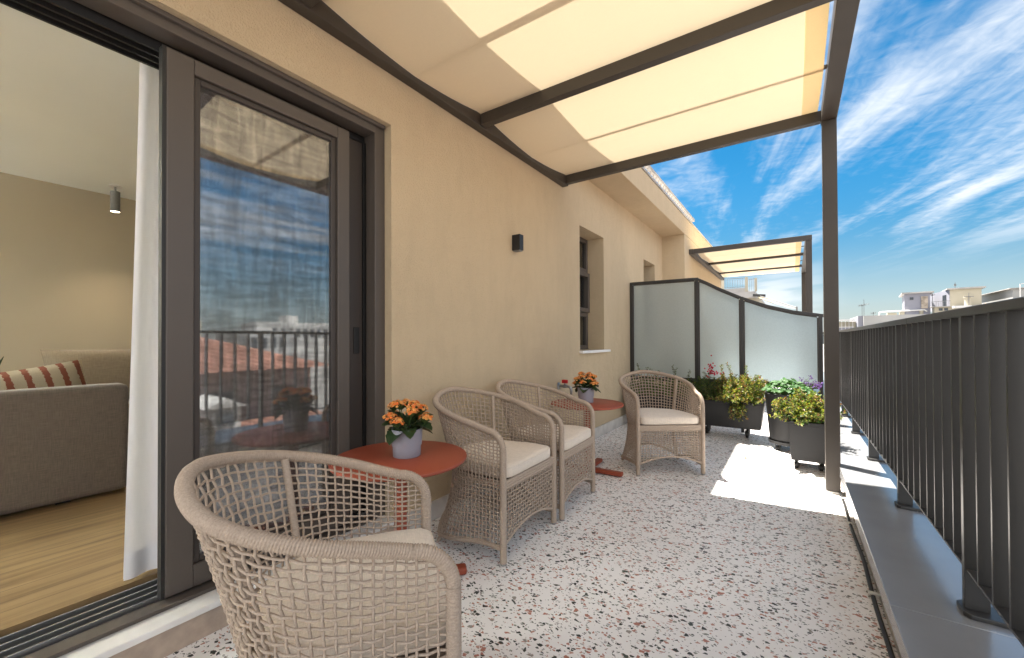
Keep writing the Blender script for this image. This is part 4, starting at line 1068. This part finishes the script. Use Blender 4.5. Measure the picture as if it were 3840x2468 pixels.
b = MB(); b.lathe([(0.148, 0.060), (0.160, 0.066), (0.163, 0.092), (0.160, 0.0925), (0.157, 0.070), (0.148, 0.066)], seg=64, cap0=False, cap1=False); b.build('saucer', 'planter', rp, smooth=True)
b = MB(); b.lathe([(0.01, 0.532), (0.171, 0.532)], seg=40, cap0=False, cap1=False); b.build('soil', 'soil', rp)
for a in (0.6, 2.2, 3.9, 5.3): caster(rp, 0.11*math.cos(a), 0.11*math.sin(a), 0.060)

# ------------------------------------------------------------------ shrubs and flowers
LEAFM = ['leaf_dark', 'leaf_mid', 'leaf_light', 'leaf_yellow', 'leaf_bronze']
def shrub(name, label, loc, stems, seed, weights, tipw, ln, wd, gap=0.016, droop=0.0, cat='shrub', side=3):
    """stems: list of (base xyz, tip xyz); leaves in pairs along bent stems"""
    rg = random.Random(seed); t = thing(name, label, cat, loc); lv, stm = MB(), MB()
    for (p, q) in stems:
        p, q = Vector(p), Vector(q); L_ = (q-p).length
        bend = Vector((rg.uniform(-1, 1), rg.uniform(-1, 1), rg.uniform(0.2, 1.0)))*L_*0.16; pts = []
        n = max(4, int(L_/gap))
        for i in range(n+1):
            tt = i/n; pts.append(p.lerp(q, tt)+bend*math.sin(math.pi*tt)+Vector((0, 0, -droop*L_*tt*tt)))
        stm.tube(pts[::2]+([pts[-1]] if n % 2 else []), 0.0016, 4, caps=False)
        for i in range(max(1, int(n*0.18)), n+1):
            tt = i/n; d = (pts[min(i+1, n)]-pts[max(i-1, 0)]).normalized()
            ws = [a*(1-tt)+c*tt for a, c in zip(weights, tipw)]
            for k in range(side):
                az = rg.uniform(0, 6.283); o_ = d.orthogonal().normalized(); o_ = Matrix.Rotation(az, 3, d) @ o_
                ld_ = (o_*rg.uniform(0.7, 1.0)+d*rg.uniform(0.2, 0.9)+Vector((0, 0, rg.uniform(-0.25, 0.25)))).normalized()
                lv.cur = rg.choices(range(5), ws)[0]
                s = rg.uniform(0.65, 1.15)*(1.05-0.35*tt)
                lv.leaf(pts[i]+ld_*rg.uniform(0, 0.006), ld_, (o_.cross(d)+Vector((rg.uniform(-1, 1), rg.uniform(-1, 1), rg.uniform(0, 1.6)))), ln*s, wd*s, rg.uniform(0.05, 0.35), rg.uniform(0, 0.2))
    lv.build('foliage', LEAFM, t, smooth=False); stm.build('stems', 'stem_brown', t)
    return t
def mound(rg, n, x0, x1, y0, y1, zb, hz, spread, lean=(0, 0), zmin=0.5):
    out = []
    for _ in range(n):
        x, y = rg.uniform(x0, x1), rg.uniform(y0, y1); a = rg.uniform(0, 6.283); r_ = spread*math.sqrt(rg.random())
        out.append(((x, y, zb), (x+r_*math.cos(a)+lean[0]*rg.random(), y+r_*math.sin(a)+lean[1]*rg.random(), zb+hz*rg.uniform(zmin, 1.0)*(1-0.35*(r_/spread)**2))))
    return out
rg = random.Random(21)
Z0 = 0.385
# bronze abelia, spilling over the front of the long planter
stm_ = mound(rg, 190, -0.72, -0.30, 5.14, 5.42, Z0, 0.34, 0.13, (0.03, -0.05))
stm_ += mound(rg, 60, -0.68, -0.36, 5.12, 5.2, Z0, 0.16, 0.14, (0, -0.16), 0.4)
for _ in range(30):
    x = rg.uniform(-0.56, -0.47); stm_.append(((x, 5.14, Z0+0.02), (x+rg.uniform(-0.05, 0.09), rg.uniform(4.97, 5.06), rg.uniform(0.235, 0.36))))
for x, z in ((-0.66, 0.80), (-0.61, 0.83), (-0.42, 0.80), (-0.30, 0.70)): stm_.append(((x, 5.25, Z0), (x+rg.uniform(-.03, .03), 5.2, z)))
shrub('abelia_shrub', 'bronze and yellow-green shrub trailing down the long planter front', (0, 0, 0), stm_, 31, (4, 6, 6, 2, 0), (1, 3, 5, 4, 4), 0.036, 0.017)
# dark fuchsia-like shrub with red flower
stm_ = mound(rg, 150, -0.95, -0.72, 5.14, 5.42, Z0, 0.30, 0.14, (-0.02, -0.03))
for x, z in ((-0.86, 0.72), (-0.79, 0.73), (-0.92, 0.66)): stm_.append(((x, 5.25, Z0), (x, 5.2, z)))
sd_ = shrub('sage_shrub', 'dark green shrub topped with a crimson flower spike in the long planter', (0, 0, 0), stm_, 32, (8, 4, 1, 0, 0), (5, 5, 1, 0, 0), 0.030, 0.015)
b = MB(); rgf = random.Random(2)
for (cx, cz, nn, sx, sz) in ((-0.785, 0.775, 26, 0.018, 0.05), (-0.76, 0.715, 30, 0.042, 0.016)):
    for _ in range(nn):
        p = Vector((cx+rgf.gauss(0, sx), 5.19+rgf.gauss(0, 0.012), cz+rgf.gauss(0, sz))); floret(b, p, (rgf.uniform(-1, 1), -1, rgf.uniform(-.3, .8)), 0.010, rgf)
b.build('flower_spike', 'petal_red', sd_)
# low sprigs behind the lone chair
stm_ = mound(rg, 170, -1.70, -1.04, 5.12, 5.42, Z0, 0.27, 0.12)
for x, z in ((-1.62, 0.78), (-1.56, 0.74), (-1.47, 0.73), (-1.22, 0.775), (-1.16, 0.74), (-1.05, 0.72), (-1.38, 0.71)): stm_.append(((x, 5.28, Z0), (x+rg.uniform(-.03, .03), 5.26, z)))
shrub('herb_plant', 'loose green herb sprigs rising behind the lone chair', (0, 0, 0), stm_, 33, (5, 5, 2, 0, 0), (2, 6, 3, 0, 0), 0.030, 0.014, 0.017)
# small planter shrub
stm_ = mound(rg, 210, 0.0, 0.21, 4.25, 4.46, 0.375, 0.29, 0.16, (-0.02, -0.02), 0.35)
for _ in range(14):
    stm_.append(((rg.uniform(-0.02, 0.05), rg.uniform(4.24, 4.40), 0.385), (rg.uniform(-0.17, -0.08), rg.uniform(4.15, 4.35), rg.uniform(0.42, 0.58))))
for _ in range(10):
    x = rg.uniform(0.0, 0.2); stm_.append(((x, 4.24, 0.385), (x+rg.uniform(-0.04, 0.04), rg.uniform(4.10, 4.17), rg.uniform(0.40, 0.50))))
shrub('abelia_shrub', 'bushy yellow-green shrub in the small planter by the post', (0, 0, 0), stm_, 34, (3, 6, 6, 2, 0), (1, 3, 6, 4, 2), 0.037, 0.018)
# round-leaved plant in the round planter
t = thing('violet_plant', 'bright green round-leaved plant in the tall round planter', 'plant', (-0.058, 4.935, 0.535)); lv, stm2 = MB(), MB(); rgv = random.Random(8)
for k in range(190):
    a = rgv.uniform(0, 6.283); r_ = 0.205*math.sqrt(rgv.random()); h_ = 0.05+0.11*(1-(r_/0.21)**2)*rgv.uniform(0.5, 1.15); p = Vector((r_*math.cos(a), r_*math.sin(a), h_))
    nrm_ = Vector((math.cos(a)*r_*3+rgv.gauss(0, .35), math.sin(a)*r_*3+rgv.gauss(0, .35)-0.25, 1)).normalized(); u = nrm_.orthogonal().normalized(); w = nrm_.cross(u); rr = rgv.uniform(0.015, 0.029)
    ring = [p+(u*math.cos(2*math.pi*i/9)+w*math.sin(2*math.pi*i/9))*rr*(0.6 if i == 0 else 1) for i in range(9)]
    lv.add([p-nrm_*rr*0.25]+ring, [(0, 1+i, 1+(i+1) % 9) for i in range(9)])
    stm2.tube([(p.x*0.4, p.y*0.4, 0), p-nrm_*rr*0.25], 0.0012, 4, caps=False)
lv.build('foliage', 'leaf_round', t, smooth=True, angle=70); stm2.build('stems', 'stem_green', t)
# purple salvia
t = thing('salvia', 'slender salvia with purple flower spikes behind the small planter', 'plant', (0, 0, 0)); fl, stm3, lv = MB(), MB(), MB(); rgs = random.Random(4)
for (x, y, z) in ((0.14, 5.06, 0.735), (0.10, 5.04, 0.685), (0.17, 5.0, 0.66), (0.20, 5.05, 0.655), (0.12, 5.08, 0.66), (-0.03, 5.06, 0.68), (0.03, 5.02, 0.655), (0.22, 5.06, 0.67), (-0.06, 4.98, 0.66), (0.06, 5.09, 0.71), (0.18, 5.1, 0.69)):
    bx = x*0.3-0.02; pts = [(bx, 4.96, 0.54), ((x+bx)/2, (y+4.97)/2, (z+0.54)/2+0.02), (x, y, z)]
    stm3.tube(pts, 0.0014, 5)
    for k in range(15):
        tt = rgs.random()**0.7; p = Vector((x+rgs.gauss(0, .011), y+rgs.gauss(0, .011), z-0.055*(1-tt))); floret(fl, p, (rgs.uniform(-1, 1), rgs.uniform(-1, .3), rgs.uniform(-.2, .8)), 0.0075, rgs)
    for k in range(10):
        tt = rgs.uniform(0.1, 0.75); p = Vector(pts[0]).lerp(Vector(pts[2]), tt); a = rgs.uniform(0, 6.28); lv.leaf(p, (math.cos(a), math.sin(a), rgs.uniform(-.1, .5)), (0, 0, 1), 0.03, 0.012)
fl.build('flower_spike', 'petal_purple', t); stm3.build('stems', 'stem_green', t); lv.build('foliage', 'leaf_mid', t)

# dry leaf on the sunlit floor
b = MB(); b.grid([[(-0.385+0.028*u+0.004*v, 4.34+0.016*v, 0.003+0.009*(u-0.5)**2*3+0.006*v*v) for u in (0, .25, .5, .75, 1)] for v in (-1, -.4, .4, 1)])
tag(b.build('dry_leaf', 'dry_leaf', smooth=True), 'curled brown dry leaf on the sunlit terrazzo', 'leaf')

# ------------------------------------------------------------------ neighbouring terrace house beyond the second pergola
nb = thing('stepped_building', 'pale stepped apartment block with roof railing beyond the second pergola', 'building')
b = MB(); b.box(-9, -2.9, 20.0, 34, -18, 3.28); b.build('wall', 'white_paint', nb)
b = MB(); b.box(-8.9, -1.42, 21.9, 30, 3.02, 3.30); b.box(-8.9, -1.8, 22.0, 30, 3.301, 3.50); b.build('terrace_slab', 'slab_edge', nb)
b = MB(); b.box(-8.9, -1.30, 22.4, 30, -18, 3.0185); b.build('upper_wall', 'cream_paint', nb)
b = MB()
for (x0, x1) in ((-2.95, -2.72), (-1.84, -1.73), (-1.46, -1.36)): b.box(x0, x1, 21.95, 22.05, 3.31 if x1 < -1.5 else 3.30, 4.0 if x1 < -1.5 else 3.92)
b.build('parapet_pier', 'cream_paint', nb)
b = MB(); b.beam((-2.7, 22, 3.98), (-1.75, 22, 3.95), 0.02, 0.02); b.beam((-1.7, 22, 3.88), (-1.4, 22, 3.88), 0.02, 0.02); b.beam((-2.7, 22, 3.55), (-1.8, 22, 3.55), 0.02, 0.02)
for i in range(9): b.box(-2.68+i*0.105, -2.67+i*0.105, 21.99, 22.0, 3.55, 3.97)
for i in range(4): b.box(-1.66+i*0.07, -1.65+i*0.07, 21.99, 22.0, 3.31, 3.88)
b.build('roof_railing', 'antenna', nb)
aw = thing('folding_awning', 'rolled tan awning on long folding arms beyond the glass screen', 'awning')
b = MB(); b.beam((-1.50, 21.7, 3.10), (-1.02, 21.7, 3.05), 0.25, 0.10); b.build('cassette', 'rail_metal', aw)
b = MB(); b.grid([[(-1.35+0.05*j, 21.6, 3.0), (-0.6+0.05*j, 21.0, 2.62-0.01*j), (-0.1+0.05*j, 20.6, 2.40-0.012*j)] for j in range(5)]); b.build('awning_cloth', 'awning', aw)
b = MB(); b.tube([(-1.25, 21.6, 3.05), (-0.5, 21.2, 2.70), (0.13, 20.8, 2.40)], 0.02, 6); b.tube([(-1.3, 21.6, 2.97), (-0.6, 21.2, 2.62)], 0.015, 6); b.box(0.10, 0.16, 20.77, 20.83, 2.26, 2.44); b.build('awning_arm', 'antenna', aw)

# ------------------------------------------------------------------ rooftops across the street
def at(u, v, d):
    """world point seen at photograph pixel (u, v), d metres away on plan (rough placing of the distant roofs)"""
    r = F + RR*((u-1920)/1540.0) - UU*((v-1262.16)/1540.0); k = d/math.hypot(r.x, r.y); return Vector((r.x*k, r.y*k, r.z*k+EYE))
def cx(x, y): return 3000+x/2.8524, 1000+y/2.8524
def block(name, label, x0, x1, y_, dep, ztop, wallm, slab=0.0, skew=0.0, zb=-18):
    t = thing(name, label, 'building', (0, 0, 0)); w = x1-x0
    b = MB(); pts = [(x0, y_, zb), (x1, y_+skew*w, zb), (x1-skew*dep, y_+skew*w+dep, zb), (x0-skew*dep, y_+dep, zb)]
    b.prism(pts, (0, 0, ztop-zb)); b.build('wall', wallm, t)
    if slab:
        b = MB(); o = 0.18; b.prism([(x0-o, y_-o, ztop+0.001), (x1+o, y_+skew*w-o, ztop+0.001), (x1-skew*dep+o, y_+skew*w+dep+o, ztop+0.001), (x0-skew*dep-o, y_+dep+o, ztop+0.001)], (0, 0, slab)); b.build('roof', 'slab_edge', t)
    return t
lav = block('penthouse', 'lavender rooftop stair house with a small window and rusty door', 7.22, 8.64, 44.0, 3.2, 4.58, 'lavender_paint', 0.10, -0.12)
b = MB(); b.box(7.52, 7.72, 43.90, 43.97, 4.10, 4.29); b.build('window', 'far_window', lav)
b = MB(); b.box(8.14, 8.50, 43.80, 43.88, 3.40, 4.32); b.build('door', 'rust_door', lav)
crm = block('penthouse', 'larger cream rooftop stair house with a lavender side wall', 9.72, 11.30, 44.0, 4.0, 4.74, 'cream_paint', 0.10, -0.10)
b = MB(); b.prism([(9.715, 44.0, 3.3), (9.32, 47.9, 3.3), (9.32, 47.9, 4.735), (9.715, 44.0, 4.735)], (-0.02, 0, 0)); b.build('side_wall', 'lavender_paint', crm)
b = MB(); b.prism([(9.67, 44.5, 3.5), (9.61, 45.1, 3.5), (9.61, 45.1, 4.4), (9.67, 44.5, 4.4)], (-0.05, 0, 0)); b.build('window', 'far_window', crm)
lng = block('flat_roof_building', 'long pale grey flat-roofed building below the lavender stair house', 4.72, 9.5, 43.6, 10.0, 2.95, 'white_paint')
b = MB(); b.box(4.40, 4.7195, 43.9, 50.0, -18, 2.96); b.build('side_wall', 'lavender_paint', lng)
b = MB(); pts = [(5.7, 43.8, 2.96), (5.7, 43.8, 3.16), (5.85, 43.8, 3.22), (6.8, 43.8, 3.24), (7.0, 43.8, 3.25), (8.3, 43.8, 3.28), (8.45, 43.8, 3.15)]
b.tube(pts, 0.05, 8); b.build('vent_pipe', 'white_metal', lng)
b = MB(); b.lathe([(0.16, 0), (0.16, 0.2), (0.13, 0.26)], (7.05, 43.9, 2.951), 14); b.lathe([(0.12, 0), (0.12, 0.3)], (8.15, 43.9, 2.951), 14); b.box(6.2, 6.75, 43.9, 44.4, 2.951, 3.13); b.build('roof_vent', 'cream_paint', lng)
low = block('roof_hut', 'low cream roof hut with two windows between the stair houses', 8.75, 12.6, 43.3, 0.6, 3.42, 'cream_paint', 0.05)
for x in (8.98, 9.26): b = MB(); b.box(x, x+0.2, 43.27, 43.299, 3.15, 3.34); b.build('window', 'far_window', low)
o = MB(); o.box(9.62, 10.5, 42.6, 43.1, 3.28, 3.44); tag(o.build('roof_unit', 'white_metal'), 'white box unit on the low cream roof', 'unit')
ch = thing('chimney', 'cream chimney stack with a dark antenna in front of the cream stair house', 'chimney', (10.42, 43.1, 3.0))
b = MB(); b.lathe([(0.19, 0), (0.17, 1.0), (0.22, 1.02), (0.22, 1.12)], seg=12); b.build('stack', 'cream_paint', ch, smooth=True)
b = MB(); b.box(-0.01, 0.02, -0.24, -0.22, 0.2, 1.35); b.box(-0.25, 0.25, -0.24, -0.22, 1.06, 1.10); b.build('antenna', 'antenna', ch)
glb = block('glazed_building', 'distant pale building with glazed balconies near the railing end', 3.25, 4.38, 45.2, 8, 2.55, 'cream_paint')
b = MB()
for i in range(5): b.box(3.15+i*0.24, 3.18+i*0.24, 44.6, 44.63, 1.5, 2.62)
b.box(3.1, 4.3, 44.58, 45.15, 2.62, 2.72); b.box(3.1, 4.2, 44.58, 44.64, 2.05, 2.1); b.build('balcony_frame', 'white_metal', glb)
b = MB(); b.box(3.14, 4.15, 44.66, 44.68, 1.5, 2.05); b.build('glazing', 'lavender_paint', glb)
fr_ = block('roof_terrace_building', 'pale building with a white roof rail at the right edge', 12.55, 19.0, 43.0, 8, 4.50, 'grey_paint', 0.05)
b = MB(); b.beam((12.8, 42.7, 4.78), (18.5, 42.7, 5.4), 0.04, 0.04); b.box(12.78, 12.82, 42.68, 42.72, 3.5, 4.8); b.box(15.3, 15.34, 42.68, 42.72, 3.5, 5.0); b.build('roof_rail', 'white_metal', fr_)
def aerial(x, y, z0, h, arms, label):
    t = thing('tv_antenna', label, 'antenna', (x, y, z0)); b = MB(); b.tube([(0, 0, 0), (0, 0, h)], 0.018, 6); b.build('mast', 'antenna', t); b = MB()
    for (zz, w, tl) in arms:
        b.tube([(-w, 0, zz-tl), (w, 0, zz+tl)], 0.012, 5)
        for k in range(6): xx = -w+2*w*k/5; b.tube([(xx, -0.2, zz-tl+2*tl*k/5), (xx, 0.2, zz-tl+2*tl*k/5)], 0.008, 4); b.tube([(xx, 0, zz-tl+2*tl*k/5-0.08), (xx, 0, zz-tl+2*tl*k/5+0.08)], 0.008, 4)
    b.build('antenna_arm', 'antenna', t)
aerial(4.78, 43.9, 2.95, 1.35, [(0.92, 0.30, 0.05)], 'tall thin television aerial on the long grey building')
aerial(4.66, 43.9, 2.95, 0.92, [(0.86, 0.2, 0.03)], 'shorter television aerial beside the tall one')
aerial(5.35, 43.9, 2.95, 0.28, [(0.2, 0.14, 0.02)], 'tiny television aerial left of the vent pipes')
aerial(8.90, 44.6, 3.35, 1.20, [(1.1, 0.12, 0.03)], 'television aerial between the two stair houses')
aerial(9.98, 43.9, 4.84, 0.42, [(0.22, 0.05, 0.0)], 'short mast on top of the cream stair house')
o = MB(); o.beam((8.65, 43.7, 3.86), (9.7, 43.7, 3.90), 0.02, 0.03)
for i in range(9): o.box(8.66+i*0.13, 8.672+i*0.13, 43.69, 43.71, 3.42, 3.87)
tag(o.build('roof_railing', 'antenna'), 'thin dark roof railing between the stair houses', 'railing')

# houses across the lane, which the door glass mirrors
vil = thing('tiled_house', 'pink-walled house with hipped terracotta tile roof mirrored in the door glass', 'house')
b = MB(); b.box(9.2, 18, 1.0, 7.4, -18, 0.30); b.build('wall', 'pink_paint', vil)
b = MB(); b.add([(8.7, 0.4, 0.28), (18.5, 0.4, 0.28), (18.5, 8.0, 0.28), (8.7, 8.0, 0.28), (11.4, 3.8, 1.55), (15.5, 3.8, 1.55)], [(0, 4, 3), (0, 1, 5, 4), (1, 2, 5), (2, 3, 4, 5), (0, 3, 2, 1)]); b.build('roof', 'roof_tile', vil)
b = MB(); b.box(9.15, 9.1995, 4.5, 5.2, -1.4, -0.3); b.box(9.15, 9.1995, 6.2, 6.9, -1.4, -0.3); b.build('window', 'far_window', vil)
vil2 = thing('tiled_house', 'lower terracotta-roofed house with a white dormer mirrored in the door glass', 'house')
b = MB(); b.box(5.2, 8.9, 1.0, 9.0, -18, -3.0); b.build('wall', 'pink_paint', vil2)
b = MB(); b.add([(4.8, 0.5, -3.0), (9.1, 0.5, -3.0), (9.1, 9.5, -3.0), (4.8, 9.5, -3.0), (8.2, 2.5, -1.0), (8.2, 7.0, -1.0)], [(0, 4, 5, 3), (0, 1, 4), (1, 2, 5, 4), (2, 3, 5), (0, 3, 2, 1)]); b.build('roof', 'roof_tile', vil2)
b = MB(); b.box(6.9, 8.0, 3.75, 4.4, -1.6, -0.42); b.prism([(6.8, 3.65, -0.419), (6.8, 4.5, -0.419), (6.8, 4.07, -0.2)], (1.3, 0, 0)); dm = b.build('dormer', 'white_paint', vil2)
b = MB(); b.box(6.85, 6.899, 3.9, 4.25, -0.85, -0.55); b.build('window', 'far_window', dm)
for x, y, w, d, z, mm, lab in ((46, 2, 8, 8, 2.6, 'white_paint', 'white flat-roofed block on the skyline mirrored in the glass'), (50, 12, 9, 6, 3.4, 'cream_paint', 'cream block with a stair house on the mirrored skyline'), (44, 20, 8, 5, 2.3, 'grey_paint', 'low grey flat-roofed block on the mirrored skyline'), (52, 26, 8, 9, 3.6, 'white_paint', 'tallest white block of the mirrored skyline'), (47, 37, 8, 7, 2.7, 'cream_paint', 'cream block at the end of the mirrored skyline')):
    tt = thing('city_block', lab, 'building'); b = MB(); b.box(x, x+w, y, y+d, -18, z); b.build('wall', mm, tt)
    b = MB(); b.box(x+1, x+3, y+d*0.3, y+d*0.3+1.6, z+0.001, z+1.0); b.build('stair_house', 'white_paint', tt)
    b = MB()
    for k in range(int(d)-1): b.box(x-0.03, x-0.001, y+0.5+k, y+1.1+k, z-1.9, z-0.8)
    b.build('window', 'far_window', tt)
